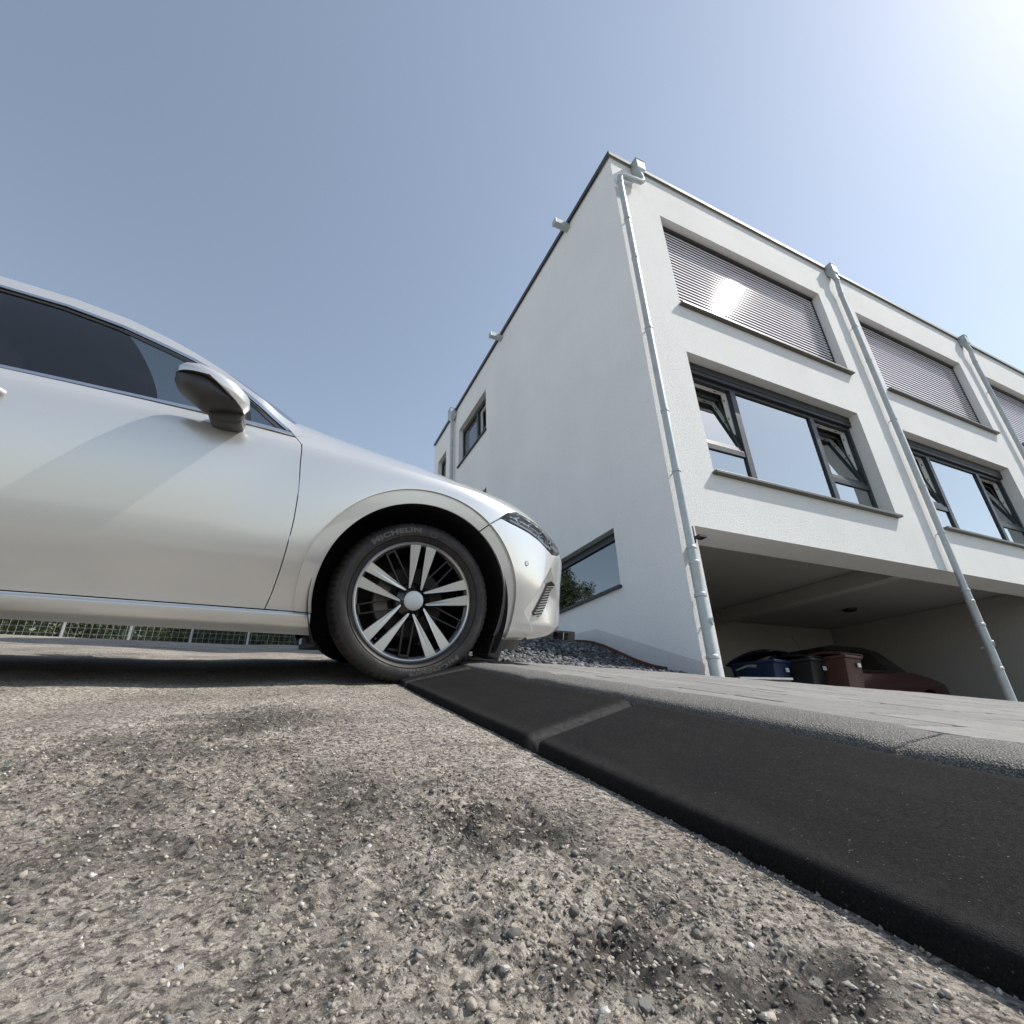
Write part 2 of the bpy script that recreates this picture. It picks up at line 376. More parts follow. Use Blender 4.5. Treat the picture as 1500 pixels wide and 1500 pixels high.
# a few loose stones that stand out
def loose_stone(x, y, r, mat, label):
    bm = bmesh.new(); bmesh.ops.create_icosphere(bm, subdivisions=3, radius=1)
    sd = random.random()*50; planes = [(Vector((random.gauss(0, 1), random.gauss(0, 1), random.gauss(0, 1))).normalized(), random.uniform(.45, .75)) for _ in range(12)]
    from mathutils import noise as mn
    for v in bm.verts:
        d = v.co.normalized(); k = 1+.22*mn.noise(d*1.3+Vector((sd, 0, 0)))
        for pn, pd in planes: k = min(k, pd/max(.05, d.dot(pn)))
        k += .035*mn.noise(d*5+Vector((0, sd, 0)))
        v.co = d*k; v.co.z = max(v.co.z, -.55)*.72; v.co.x *= 1.25
    me = bpy.data.meshes.new('loose_stone'); bm.to_mesh(me); bm.free()
    o = link('loose_stone', me, mat); r *= .82; o.scale = (r, r, r); o.rotation_euler = (0, 0, random.random()*6)
    h = float(bump_field(np.array([x]), np.array([y]))[0][0]); o.location = (x, y, float(road_z(x, y))+h+r*.12)
    tag(o, label, 'stone', 'loose stones on the worn road')
for a in ((.194,.271,.0062,ST[1],'grey oval stone lying left of the dark wet hollow'),(.115,.313,.0068,ST[0],'brown flat stone near the bottom edge, left of a pale pebble'),(-.019,.367,.0045,ST[3],'white pebble at the lower left edge of the road'),
    (.267,.435,.0042,ST[3],'small white pebble out on the dirt in front of the ramp joint'),(.136,.307,.0040,ST[3],'pale rounded pebble beside the brown flat stone'),(.141,.335,.0058,ST[2],'dark lump of stone just above the pale rounded pebble'),(.098,.336,.0060,ST[1],'grey stone up and to the left of the brown flat stone')): loose_stone(*a)

# ------------------------------------------------------------------ rubber kerb ramps
def kerb_ramp(y0, y1, label, tilt=0., grp='rubber kerb ramps', dx=0.):
    L = y1-y0; nj = max(40, int(L/.014)); prof = []
    for a in np.linspace(-90, 62, 9): prof.append((.014-.014*math.cos(math.radians(a))*1.0 if a < 0 else .014*(1-math.cos(math.radians(a))), .006+.014*math.sin(math.radians(a))+.0))
    prof = [(-.001, -.03), (.000, .006), (.0008, .0145), (.0035, .0195), (.009, .0225), (.014, .0238)]
    for t in np.linspace(.03, 1, 22)[1:]: prof.append((.014+(RW-.014)*t, .0238+(RH-.0238)*t))
    prof += [(RW+.004, RH-.004), (RW+.006, -.03)]
    V = []; F = []; WR = []
    for j in range(nj+1):
        t = j/nj; 
        # denser at the two ends
        t = .5-.5*math.cos(math.pi*t) if True else t
        y = y0+L*t; k = max(0, 1-t*L/.060); k2 = max(0, 1-(1-t)*L/.008); drop = .030*(1-math.sqrt(max(0, 1-k*k))) + .005*(1-math.sqrt(max(0, 1-k2*k2)))
        for d, z in prof:
            zz = z - drop*min(1, .5+z/.06) if z > 0 else z
            wob = .0006*math.sin(y*9+d*3)
            WR.append(min(1, 1.6*k)*max(0, min(1, 1-abs(k-.45)/.6))*.9 if k > 0 and z > 0 else .25*max(0, 1-abs(z-.021)/.006) if z > 0 else 0)  # scuffed near end and lip, with their bright bevel highlight put into the colour
            V.append((kerb_x(y)+d+dx, y+tilt*d, float(road_z(kerb_x(y)+d*0, y))+zz+wob))
    m = len(prof)
    for j in range(nj):
        for i in range(m-1):
            a = j*m+i; F.append((a, a+1, a+m+1, a+m))
    F.append(tuple(range(m))[::-1]); F.append(tuple(nj*m+i for i in range(m)))
    me = bpy.data.meshes.new('kerb_ramp'); me.from_pydata(V, [], F); me.update(); at = me.attributes.new('wear_sheen', 'FLOAT', 'POINT'); at.data.foreach_set('value', WR)
    bm = bmesh.new(); bm.from_mesh(me); bmesh.ops.recalc_face_normals(bm, faces=bm.faces); bm.to_mesh(me); bm.free()
    me.polygons.foreach_set('use_smooth', [True]*len(me.polygons)); me.set_sharp_from_angle(angle=math.radians(60))
    o = link('kerb_ramp', me, M_rubber); tag(o, label, 'kerb ramp', grp); return o
kerb_ramp(-.295, .786, 'large black rubber kerb ramp in the foreground at the right edge', .20)
kerb_ramp(.790, 1.868, 'black rubber kerb ramp running from the foreground ramp up to the front tyre', .20)
kerb_ramp(1.874, 2.955, 'black rubber kerb ramp under the front tyre of the silver car')
kerb_ramp(2.960, 4.85, 'black rubber kerb ramp behind the front tyre in the shadow of the car')
kerb_ramp(6.3, 8.4, 'farthest black rubber kerb ramp, sunlit, seen under the car sill', dx=-.36)

# ------------------------------------------------------------------ kerb stones and paving
def mat_ground(name, c0, c1, sc=6):
    m = NT(name); b = m.bsdf(Roughness=.95); v = m.co(); n = m.noise(v, sc, 8, .65)
    m.l(m.mix(m.ramp(n, [(.35, 0), (.65, 1)]), c0, c1), b.inputs['Base Color']); m.l(m.bump(m.noise(v, 90, 5, .7), .6, .01), b.inputs['Normal']); return m.m
M_joint = mat_ground('joint sand', (.07, .065, .06), (.12, .11, .10), 30)
def sheet(name, xs, ys, fn, mat, kind='structure', left=None):
    gx, gy = np.meshgrid(xs, ys); gx = np.maximum(gx, left(gy)) if left else gx; z = fn(gx, gy); V = np.stack([gx, gy, z], -1).reshape(-1, 3); nx, ny = len(xs), len(ys)
    F = [(j*nx+i, j*nx+i+1, (j+1)*nx+i+1, (j+1)*nx+i) for j in range(ny-1) for i in range(nx-1)]
    o = pyd(name, V, F, mat, None, True); tag(o, kind=kind); return o
def drive_z(x, y):
    x = np.asarray(x, float); y = np.asarray(y, float)
    yc = 3.40; p = pave_z(x, np.minimum(y, yc)); t = np.clip((y-yc)/(6.0-yc), 0, 1); t = t*t*(3-2*t)
    return p + (.10-p)*np.where(y > yc, t, 0)
paving = sheet('paving', np.linspace(.60, 30, 90), np.concatenate([np.linspace(-14, 3.3, 70), np.linspace(3.4, 9.2, 40)]), lambda x, y: np.where(x < 3.62, np.where(y > 3.3, pave_z(x, y)-.05, pave_z(x, y)-.03), drive_z(x, y)-.03), M_joint, left=lambda y: kerb_x(y)+RW+KW-.04)
M_drive = mat_ground('driveway concrete', (.22, .212, .20), (.30, .29, .27), 4)
sheet('driveway', np.linspace(3.66, 29.5, 60), np.linspace(3.42, 9.15, 50), lambda x, y: drive_z(x, y)-.024, M_drive)
kerb = empty('kerb'); tag(kerb, kind='structure')
kprof = [(RW-.01, -.05), (RW-.004, RH-.030), (RW+.004, RH-.006), (RW+.009, RH+.001), (RW+.020, RH+.0050), (RW+.060, RH+.0085), (RW+KW-.006, RH+.0120), (RW+KW-.001, RH+.008), (RW+KW, -.02)]
def kerbstone(y0, y1):
    nj = int((y1-y0)/.05)+2; V = []; F = []; m = len(kprof)
    for j in range(nj):
        y = y0+(y1-y0)*j/(nj-1); y_ = y
        for d, z in kprof:
            r = random.uniform(-.0012, .0012) if 0 < j < nj-1 and z > 0 else 0
            V.append((kerb_x(y)+d, y_, float(road_z(kerb_x(y), y))+z+r-(.004 if j in (0, nj-1) and z > 0 else 0)))
    for j in range(nj-1):
        for i in range(m-1): a = j*m+i; F.append((a, a+1, a+m+1, a+m))
    F.append(tuple(range(m))[::-1]); F.append(tuple((nj-1)*m+i for i in range(m)))
    me = bpy.data.meshes.new('kerb_stone'); me.from_pydata(V, [], F); me.update()
    bm = bmesh.new(); bm.from_mesh(me); bmesh.ops.recalc_face_normals(bm, faces=bm.faces); bm.to_mesh(me); bm.free()
    me.polygons.foreach_set('use_smooth', [True]*len(me.polygons)); me.set_sharp_from_angle(angle=math.radians(50))
    link('kerb_stone', me, M_aggr, kerb)
y = -1.62
while y < 9: kerbstone(y, y+.994); y += 1.0
# pavers, laid in rows along the kerb with staggered joints
bmp = bmesh.new(); bmesh.ops.create_cube(bmp, size=1)
for v in bmp.verts: v.co = (v.co.x*.191, v.co.y*.291, v.co.z*.06-.03)
bmesh.ops.bevel(bmp, geom=[e for e in bmp.edges if all(v.co.z > -.01 for v in e.verts)], offset=.006, segments=1, affect='EDGES')
pm = bpy.data.meshes.new('paver'); bmp.to_mesh(pm); bmp.free()
cnt = 0; ROT = Matrix.Rotation(math.atan(.181), 4, 'X')
rest = MB()
for i in range(0, 34):
    off = (i % 2)*.15
    for j in range(-14, 14):
        yy = j*.3+off; xx = kerb_x(yy)+RW+KW+.004+.098+i*.2
        if xx > 6.4 or yy > (float(gravel_line(xx))-.12 if xx < 3.62 else 3.25) or yy < -.4 or yy < xx/2.75-.75: continue
        z = float(pave_z(xx, yy))+random.uniform(-.0012, .0012)
        if yy > xx/2.75-.25 and cnt < 295:
            o = bpy.data.objects.new('paver', pm); C.objects.link(o); o.parent = paving; o.location = (xx, yy, z)
            o.rotation_euler = (math.atan(.181)+random.uniform(-.0015, .0015), .0425+random.uniform(-.0015, .0015), -.0405+random.uniform(-.004, .004)); cnt += 1
        else:
            Mx = Matrix.Translation((xx, yy, z)) @ Matrix.Rotation(math.atan(.181), 4, 'X'); rest.box((-.098, -.148, -.06), (.098, .148, 0), Mx)
pm.materials.append(M_paver)
if rest.V: tag(rest.build('paver_field', M_paver, paving), kind='stuff')

# ------------------------------------------------------------------ gravel bank beside the house
M_bed = mat_ground('gravel bed', (.05, .05, .052), (.09, .09, .092), 20)
gb = sheet('gravel_bed', np.linspace(.70, 3.905, 30), np.linspace(3.0, 30, 120), lambda x, y: np.where(y < gravel_line(x), pave_z(x, y)-.07, gravel_z(x, y)-.012), M_bed, left=lambda y: kerb_x(np.minimum(y, 9))+RW+KW-.03)
n = 15000; xx = rng.uniform(.8, 3.89, n); yy = 3.1+6.5*rng.random(n)**1.5
k = yy > gravel_line(xx)+.01; xx, yy = xx[k], yy[k]
GM = [stone_mat('basalt chip', (.085, .088, .095), .4), stone_mat('basalt chip pale', (.19, .195, .205), .4), stone_mat('basalt chip dark', (.04, .042, .046), .4)]
tag(scatter('basalt_gravel', np.stack([xx, yy, gravel_z(xx, yy)-.004], 1), rng.uniform(.012, .030, len(xx)), GM, rng.choice(3, len(xx), p=[.5, .2, .3]), flat=(.5, .9), sink=.2), 'blue grey basalt chippings banked up against the house wall', 'gravel', kind='stuff')
# rusty edging strip at the foot of the wall
m = MB(); ys = np.linspace(4.2, 9.5, 30)
for a, b in zip(ys[:-1], ys[1:]):
    za, zb = float(gravel_z(3.8, a)), float(gravel_z(3.8, b)); n0 = len(m.V)
    m.V += [(3.78, a, za-.1), (3.805, a, za-.1), (3.805, a, za+.055), (3.78, a, za+.055), (3.78, b, zb-.1), (3.805, b, zb-.1), (3.805, b, zb+.055), (3.78, b, zb+.055)]
    m.F += [tuple(n0+i for i in f) for f in ((0,1,5,4),(1,2,6,5),(2,3,7,6),(3,0,4,7))]
M_rust = worn('rusty steel', (.13, .055, .035), .85, .2, .5, 12, .3, 60)
tag(m.build('edging_strip', M_rust), 'rust brown edging strip rising along the foot of the shaded wall', 'edging')

# ------------------------------------------------------------------ the row house
YF, XC, ZR = 3.8, 3.91, 8.98
ZB = -.6
XE, YE = 25.2, 13.62
house = empty('row_house', (XC, YF, 0)); OFF = Vector((-XC, -YF, 0))
tag(house, 'white rendered row house with flat roof, blinds and open carport', 'house')
def wall(name, axis, plane, u0, u1, v0, v1, holes, depth, mat, parent, inward):
    """flat wall in the plane axis=plane, with rectangular openings and reveals going inward"""
    us = sorted({u0, u1, *[h[0] for h in holes], *[h[1] for h in holes]}); vs = sorted({v0, v1, *[h[2] for h in holes], *[h[3] for h in holes]})
    us = [u for u in us if u0 <= u <= u1]; vs = [v for v in vs if v0 <= v <= v1]
    V = []; F = []
    def P(u, v, d): return (u, plane+inward*d, v) if axis == 'y' else (plane+inward*d, u, v)
    def quad(a, b, c, d): n = len(V); V.extend([a, b, c, d]); F.append((n, n+1, n+2, n+3))
    for a, b in zip(us[:-1], us[1:]):
        for c, d in zip(vs[:-1], vs[1:]):
            if any(h[0] <= a and b <= h[1] and h[2] <= c and d <= h[3] for h in holes): continue
            quad(P(a, c, 0), P(b, c, 0), P(b, d, 0), P(a, d, 0))
    for h in holes:
        a, b, c, d = h[:4]; dd = h[4] if len(h) > 4 else depth
        quad(P(a, c, 0), P(a, c, dd), P(a, d, dd), P(a, d, 0)); quad(P(b, c, 0), P(b, c, dd), P(b, d, dd), P(b, d, 0))
        quad(P(a, d, 0), P(a, d, dd), P(b, d, dd), P(b, d, 0)); quad(P(a, c, 0), P(a, c, dd), P(b, c, dd), P(b, c, 0))
    # real thickness: a back skin
    V = [tuple(Vector(v)+OFF) for v in V]
    return pyd(name, V, F, mat, parent)
PER = 5.20; UN = 4
holes = []
for k in range(UN):
    dx = PER*k
    holes.append((4.80+dx, 8.84+dx, 5.98, 7.99, .30)); holes.append((4.69+dx, 8.56+dx, 3.08, 5.03, .30))
GX0, GX1, GZ = 4.17, 13.9, 2.275
holes.append((GX0, GX1, ZB, GZ, .48))
holes.append((14.6, 24.4, ZB, GZ, .48))
wall('front_wall', 'y', YF, XC, XE, ZB, ZR, holes, .3, M_plaster, house, +1)
sholes = [(4.93, 7.20, 1.856, 2.649, .16), (9.27, 11.27, 6.912, 8.108, .17), (12.42, 13.23, 6.912, 8.108, .17), (9.31, 11.27, 4.168, 5.364, .17)]
wall('side_wall', 'x', XC, YF, YE, ZB, ZR, sholes, .16, M_plasterside, house, +1)
def hp(mb, name, mat, parent=None, **kw):
    mb.V = [tuple(Vector(v)+OFF) for v in mb.V]
    return mb.build(name, mat, parent or house, **kw)
m = MB(); m.box((XC+.001, YE-.3, ZB), (XE, YE, ZR)); hp(m, 'rear_wall', M_plaster)
m = MB(); m.box((XE-.3, YF+.001, ZB), (XE, YE-.31, ZR)); hp(m, 'end_wall', M_plaster)
m = MB(); m.box((XC+.02, YF+.02, ZR-.06), (XE-.02, YE-.02, ZR-.01)); hp(m, 'roof', M_conc)
for z in (2.52, 5.25): 
    m = MB(); m.box((XC+.35, YF+.50, z), (XE-.31, YE-.31, z+.22)); hp(m, 'floor_slab', M_conc)
m = MB(); m.box((XC-.035, YF-.045, ZR-.005), (XE, YF+.30, ZR+.035)); m.box((XC-.032, YF-.048, ZR-.045), (XE, YF-.040, ZR-.004)); hp(m, 'roof_coping', M_coping)
m = MB(); m.box((XC-.045, YF+.301, ZR-.005), (XC+.28, YE+.03, ZR+.038)); m.box((XC-.048, YF-.05, ZR-.055), (XC-.038, YE+.03, ZR+.036)); hp(m, 'roof_coping', M_anth)
# inside lining of the front wall above the carport opening
m = MB(); m.box((XC+.3, YF+.301, GZ+.003), (XE-.31, YF+.478, 2.95)); m.box((XC+.3, YF+.301, 5.06), (XE-.31, YF+.40, 5.9)); hp(m, 'wall_lining', M_conc)
# grey plinth following the ground along the shaded wall
ys = np.linspace(3.803, 9.5, 40); V = []; F = []
for y in ys:
    zt = float(np.interp(y, [3.8, 5.56, 6.5, 9.5], [.76, 1.42, 1.475, 1.88])); V += [(XC-.004, y, ZB), (XC-.004, y, zt)]
for i in range(len(ys)-1): F.append((2*i, 2*i+1, 2*i+3, 2*i+2))
V = [tuple(Vector(v)+OFF) for v in V]; pyd('plinth', V, F, M_plinth, house)

# ---- windows ---------------------------------------------------------------
M_room = worn('room wall', (.33, .32, .30), .9, 0, .1, 2)
def room(x0, x1, z0, z1, y):
    m = MB(); d = 2.2; t = .02
    m.box((x0-.4, y+d, z0-.5), (x1+.4, y+d+t, z1+.15)); m.box((x0-.4, y+.06, z0-.5), (x0-.4+t, y+d, z1+.15)); m.box((x1+.4-t, y+.06, z0-.5), (x1+.4, y+d, z1+.15))
    m.box((x0-.4, y+.06, z1+.1), (x1+.4, y+d, z1+.12)); m.box((x0-.4, y+.06, z0-.5), (x1+.4, y+d, z0-.48)); return m
M_curtain = worn('curtain cloth', (.70, .69, .66), .9, 0, .05, 5)
M_slatbox = worn('blind box', (.03, .032, .035), .5, .2, .1, 5)
def frame_rect(m, x0, x1, z0, z1, y0, y1, t):
    m.box((x0, y0, z0), (x1, y1, z0+t)); m.box((x0, y0, z1-t), (x1, y1, z1)); m.box((x0, y0, z0+t), (x0+t, y1, z1-t)); m.box((x1-t, y0, z0+t), (x1, y1, z1-t)); return m
slat_me = None
def blind_window(k):
    global slat_me
    dx = PER*k; x0, x1, z0, z1 = 4.80+dx, 8.84+dx, 5.98, 7.99; y = YF+.172
    w = hp(frame_rect(MB(), x0+.002, x1-.002, z0+.002, z1-.002, y+.05, y+.095, .07), 'window', M_anth, bevel=.004)
    def sub(mb, nm, mat, **kw): return hp(mb, nm, mat, w, **kw)
    sub(MB().box((x0+.07, y+.068, z0+.07), (x1-.07, y+.076, z1-.07)), 'pane', M_pane2)
    sub(room(x0, x1, z0, z1, y+.1), 'room', M_room)
    sub(MB().box((x0+.003, y-.045, z1-.05), (x1-.003, y+.045, z1-.003)), 'blind_box', M_slatbox)
    sub(MB().box((x0-.03, YF-.075, z0-.035), (x1+.03, y+.05, z0+.0015)), 'sill', M_sill, bevel=.004)
    for xx in (x0+.003, x1-.028): sub(MB().box((xx, y-.02, z0+.002), (xx+.025, y+.02, z1-.05)), 'guide_rail', M_anth)
    if slat_me is None:
        L = x1-x0-.07; V = []; F = []; pr = []
        for t in np.linspace(-1, 1, 7):
            a = math.radians(58); u = t*.036; c = .0075*(1-t*t)          # gently crowned slat, closed position
            pr.append((-u*math.cos(a)-c*math.sin(a), -u*math.sin(a)*1.0+c*math.cos(a)*0+0))
        AS = math.radians(76); pr = [(.034*t*math.cos(AS)-.006*(1-t*t)*math.sin(AS), .034*t*math.sin(AS)+.006*(1-t*t)*math.cos(AS)) for t in np.linspace(-1, 1, 7)]
        nn = 2
        for s in (-L/2, L/2):
            V += [(s, a_, b_) for a_, b_ in pr]
        F = [(i, i+1, i+8, i+7) for i in range(6)]
        slat_me = bpy.data.meshes.new('slat'); slat_me.from_pydata(V, [], F); slat_me.update(); slat_me.polygons.foreach_set('use_smooth', [True]*len(slat_me.polygons)); slat_me.materials.append(M_alu)
    n = 28; zs = np.linspace(z0+.035, z1-.085, n)
    for z in zs:
        o = bpy.data.objects.new('slat', slat_me); C.objects.link(o); o.parent = w; o.location = Vector(((x0+x1)/2, y, z))+OFF
        o.rotation_euler = (random.uniform(-.012, .012), 0, 0)
def tilt_window(k):
    dx = PER*k; x0, x1, z0, z1 = 4.69+dx, 8.56+dx, 3.08, 5.03; y = YF+.20; zh = z1-.20; zt = 3.66
    a, b = 5.72+dx, 7.53+dx
    mb = frame_rect(MB(), x0+.002, x1-.002, z0+.002, zh, y, y+.07, .055)
    for xx in (a, b): mb.box((xx-.055, y-.004, z0+.058), (xx+.055, y+.068, zh-.056))
    for p, q_ in ((x0+.057, a-.056), (b+.056, x1-.057)): mb.box((p, y+.004, zt-.045), (q_, y+.066, zt+.045))
    w = hp(mb, 'window', M_anth, bevel=.004)
    def sub(mb, nm, mat, **kw): return hp(mb, nm, mat, w, **kw)
    sub(room(x0, x1, z0, z1-.2, y+.15), 'room', M_room)
    sub(MB().box((x0+.003, y-.05, zh+.004), (x1-.003, y+.07, z1-.003)).box((x0+.004, y-.058, zh+.07), (x1-.004, y-.0505, zh+.10)), 'blind_box', M_slatbox)
    sub(MB().box((x0-.03, YF-.075, z0-.035), (x1+.03, y+.01, z0+.0015)), 'sill', M_sill, bevel=.004)
    sub(MB().box((a+.058, y+.028, z0+.06), (b-.058, y+.038, zh-.058)), 'pane', M_pane)
    for c0, c1 in ((a+.06, a+.62), (b-.50, b-.06)):
        cv = MB(); nn = 40
        for i in range(nn+1):
            xx = c0+(c1-c0)*i/nn; yy = y+.30+.035*math.sin(i*1.15)+.012*math.sin(i*.37); cv.V += [(xx, yy, z0+.02), (xx, yy, zh+.05)]
        cv.F = [(2*i, 2*i+2, 2*i+3, 2*i+1) for i in range(nn)]
        sub(cv, 'curtain', M_curtain, smooth='all', fix=False)
    for p, q_ in ((x0+.059, a-.058), (b+.058, x1-.059)):
        sub(MB().box((p, y+.028, z0+.06), (q_, y+.038, zt-.047)), 'pane', M_pane)
        # tilted vent: hinged at the bottom, leaning into the room
        R = Matrix.Translation((0, y+.05, zt+.05)) @ Matrix.Rotation(-math.radians(9), 4, 'X') @ Matrix.Translation((0, -(y+.05), -(zt+.05)))
        mb = MB(); z_a, z_b = zt+.05, zh-.062
        for bx in (((p, y+.02, z_a), (q_, y+.055, z_a+.065)), ((p, y+.02, z_b-.065), (q_, y+.055, z_b)), ((p, y+.02, z_a+.066), (p+.065, y+.055, z_b-.066)), ((q_-.065, y+.02, z_a+.066), (q_, y+.055, z_b-.066))): mb.box(*bx, M=R)
        sub(mb, 'sash', M_anth, bevel=.004)
        sub(MB().box((p+.063, y+.034, z_a+.063), (q_-.063, y+.042, z_b-.063), M=R), 'pane', M_pane)
        # white inner frame left visible by the tilted vent
        mb = MB(); mb.box((p, y+.071, zh-.062), (q_, y+.125, zh-.02)); mb.box((q_-.04, y+.071, zt+.05), (q_, y+.125, zh-.063)); mb.box((p, y+.071, zt+.05), (p+.04, y+.125, zh-.063))
        sub(mb, 'inner_frame', M_whitepvc)
        for s in (.2, .55, .85): sub(MB().box((q_-.043, y+.085, zt+.05+(zh-zt-.1)*s), (q_-.0405, y+.10, zt+.09+(zh-zt-.1)*s)), 'lock_fitting', M_dark)
        for s in (.25, .75): sub(MB().box((p+(q_-p)*s, y+.085, zh-.0645), (p+(q_-p)*s+.05, y+.10, zh-.0625)), 'lock_fitting', M_dark)
for k in range(UN): blind_window(k); tilt_window(k)
def side_window(y0, y1, z0, z1, dep, split=None, tilt=False, pane=M_pane2, rm=True):
    x = XC+dep-.05
    def B(mb, a, b, M=None): return mb.box(a, b, M)
    mb = MB(); t = .06
    mb.box((x, y0+.002, z0+.002), (x+.07, y1-.002, z0+t)); mb.box((x, y0+.002, z1-.11), (x+.07, y1-.002, z1-.002)); mb.box((x, y0+.002, z0+t), (x+.07, y0+t, z1-.11)); mb.box((x, y1-t, z0+t), (x+.07, y1-.002, z1-.11))
    if split: mb.box((x-.003, split-.05, z0+t+.001), (x+.068, split+.05, z1-.111))
    w = hp(mb, 'window', M_anth, bevel=.004)
    def sub(mb, nm, mat, **kw): return hp(mb, nm, mat, w, **kw)
    sub(MB().box((XC-.05, y0-.025, z0-.035), (x+.01, y1+.025, z0+.0015)), 'sill', M_anth, bevel=.003)
    m = MB(); m.box((x+1.6, y0-.3, z0-.3), (x+1.62, y1+.3, z1+.2)); m.box((x+.08, y0-.3, z0-.3), (x+1.6, y0-.28, z1+.2)); m.box((x+.08, y1+.28, z0-.3), (x+1.6, y1+.3, z1+.2)); m.box((x+.08, y0-.28, z1+.18), (x+1.6, y1+.28, z1+.2)); m.box((x+.08, y0-.28, z0-.3), (x+1.6, y1+.28, z0-.28))
    if rm: sub(m, 'room', M_room)
    if not split: sub(MB().box((x+.03, y0+t, z0+t), (x+.04, y1-t, z1-.11)), 'pane', pane); return
    sub(MB().box((x+.03, split+.05, z0+t), (x+.04, y1-t, z1-.11)), 'pane', pane)
    R = Matrix.Translation((x+.05, 0, z0+t)) @ Matrix.Rotation(math.radians(11), 4, 'Y') @ Matrix.Translation((-(x+.05), 0, -(z0+t)))
    mb = MB(); p, q_, za, zb = y0+t+.002, split-.052, z0+t+.004, z1-.115
    mb.box((x+.02, p, za), (x+.055, q_, za+.06), R); mb.box((x+.02, p, zb-.06), (x+.055, q_, zb), R); mb.box((x+.02, p, za+.061), (x+.055, p+.06, zb-.061), R); mb.box((x+.02, q_-.06, za+.061), (x+.055, q_, zb-.061), R)
    sub(mb, 'sash', M_anth, bevel=.003); sub(MB().box((x+.034, p+.058, za+.058), (x+.042, q_-.058, zb-.058), R), 'pane', pane)
    sub(MB().box((x+.071, p, zb-.05), (x+.12, q_, zb)).box((x+.071, q_-.05, za), (x+.12, q_, zb-.051)), 'inner_frame', M_whitepvc)
side_window(4.93, 7.20, 1.856, 2.649, .16, rm=False)
side_window(9.27, 11.27, 6.912, 8.108, .17, 10.14, True)
side_window(12.42, 13.23, 6.912, 8.108, .17)
side_window(9.31, 11.27, 4.168, 5.364, .17)

# ---- rainwater heads and downpipes ------------------------------------------
def head_box(x, y, z, s=(.17, .15, .22)):
    m = MB(); a, b, c = s; n = len(m.V)
    m.box((x-a/2, y-b/2, z-c*.45), (x+a/2, y+b/2, z+c*.55))
    n = len(m.V); m.V += [(x-a/2, y-b/2, z-c*.451), (x+a/2, y-b/2, z-c*.451), (x+a/2, y+b/2, z-c*.451), (x-a/2, y+b/2, z-c*.451), (x-a/4, y-b/4, z-c*.8), (x+a/4, y-b/4, z-c*.8), (x+a/4, y+b/4, z-c*.8), (x-a/4, y+b/4, z-c*.8)]
    m.F += [tuple(n+i for i in f) for f in ((0,1,5,4),(1,2,6,5),(2,3,7,6),(3,0,4,7),(4,5,6,7))]
    m.box((x-a/2-.008, y-b/2-.008, z+c*.55), (x+a/2+.008, y+b/2+.008, z+c*.55+.015)); return m
def downpipe(xb, xp, k):
    pr = .046; yb = YF-.112
    p = hp(MB().tube([(xb, yb, ZR-.42), (xb, yb, ZR-.50), (xb-(.03 if xb != xp else 0), yb, ZR-.535), (xp+(.05 if xb != xp else 0), yb+.01, ZR-.60), (xp, yb+.02, ZR-.66), (xp, yb+.03, ZR-.8), (xp, yb+.03, 1.95)] if xb != xp else [(xb, yb, ZR-.42), (xb, yb+.02, ZR-.6), (xp, yb+.03, ZR-.8), (xp, yb+.03, 1.95)], pr, 24), 'downpipe', M_zinc, smooth=True)
    y = yb+.03
    def sub(mb, nm, **kw): return hp(mb, nm, M_zinc, p, **kw)
    sub(head_box(xb, YF-.085, ZR-.12), 'rainwater_head', bevel=.004)
    sub(MB().tube([(xb, YF-.085, ZR-.26), (xb, yb, ZR-.44)], .05, 20), 'outlet', smooth=True)
    def R(z, r): return ((xp, y, z), r)
    def rings(zs, r=pr+.009, t=.022):
        for z in zs: sub(MB().tube([(xp, y, z-t/2), (xp, y, z+t/2)], r, 24), 'pipe_collar', smooth=True)
    rings([6.45, 3.75, 8.18], pr+.006, .03)
    # heavier standpipe with cleaning eye
    prof = [(1.97, .050), (1.955, .058), (1.94, .058), (1.93, .052), (1.80, .052), (1.79, .060), (1.765, .060), (1.755, .055), (1.45, .055), (1.44, .064), (1.41, .064), (1.40, .056), (.82, .056), (.81, .064), (.785, .064), (.775, .056), (-.55, .056)]
    sub(MB().tube([(xp, y, z) for z, r in prof], [r for z, r in prof], 28), 'standpipe', smooth=30)
    fn = lambda a, b, d: (xp+.028+a*.85+d*.5, y-.045-d*.75+a*.5, 1.15+b)
    sub(MB().lathe([(.0, .012), (.030, .012), (.032, .020), (.041, .020), (.043, .012), (.043, -.02)], 28, fn), 'cleaning_cap', smooth=30)
    for z in (7.3, 5.1, 2.9, 1.1):
        sub(MB().tube([(xp, y, z), (xp, YF+.02, z)], .008, 8).tube([(xp, y, z-.014), (xp, y, z+.014)], pr+.008, 24), 'pipe_clip', smooth=True)
    return p
downpipe(4.43, 3.965, 0)
for k in range(1, UN): downpipe(4.32+PER*k, 4.32+PER*k, k)
# small black bracket on the pier
hp(MB().box((4.085, YF-.03, 2.05), (4.115, YF-.002, 2.25)).box((4.085, YF-.12, 2.09), (4.20, YF-.028, 2.115)), 'bracket', M_dark)
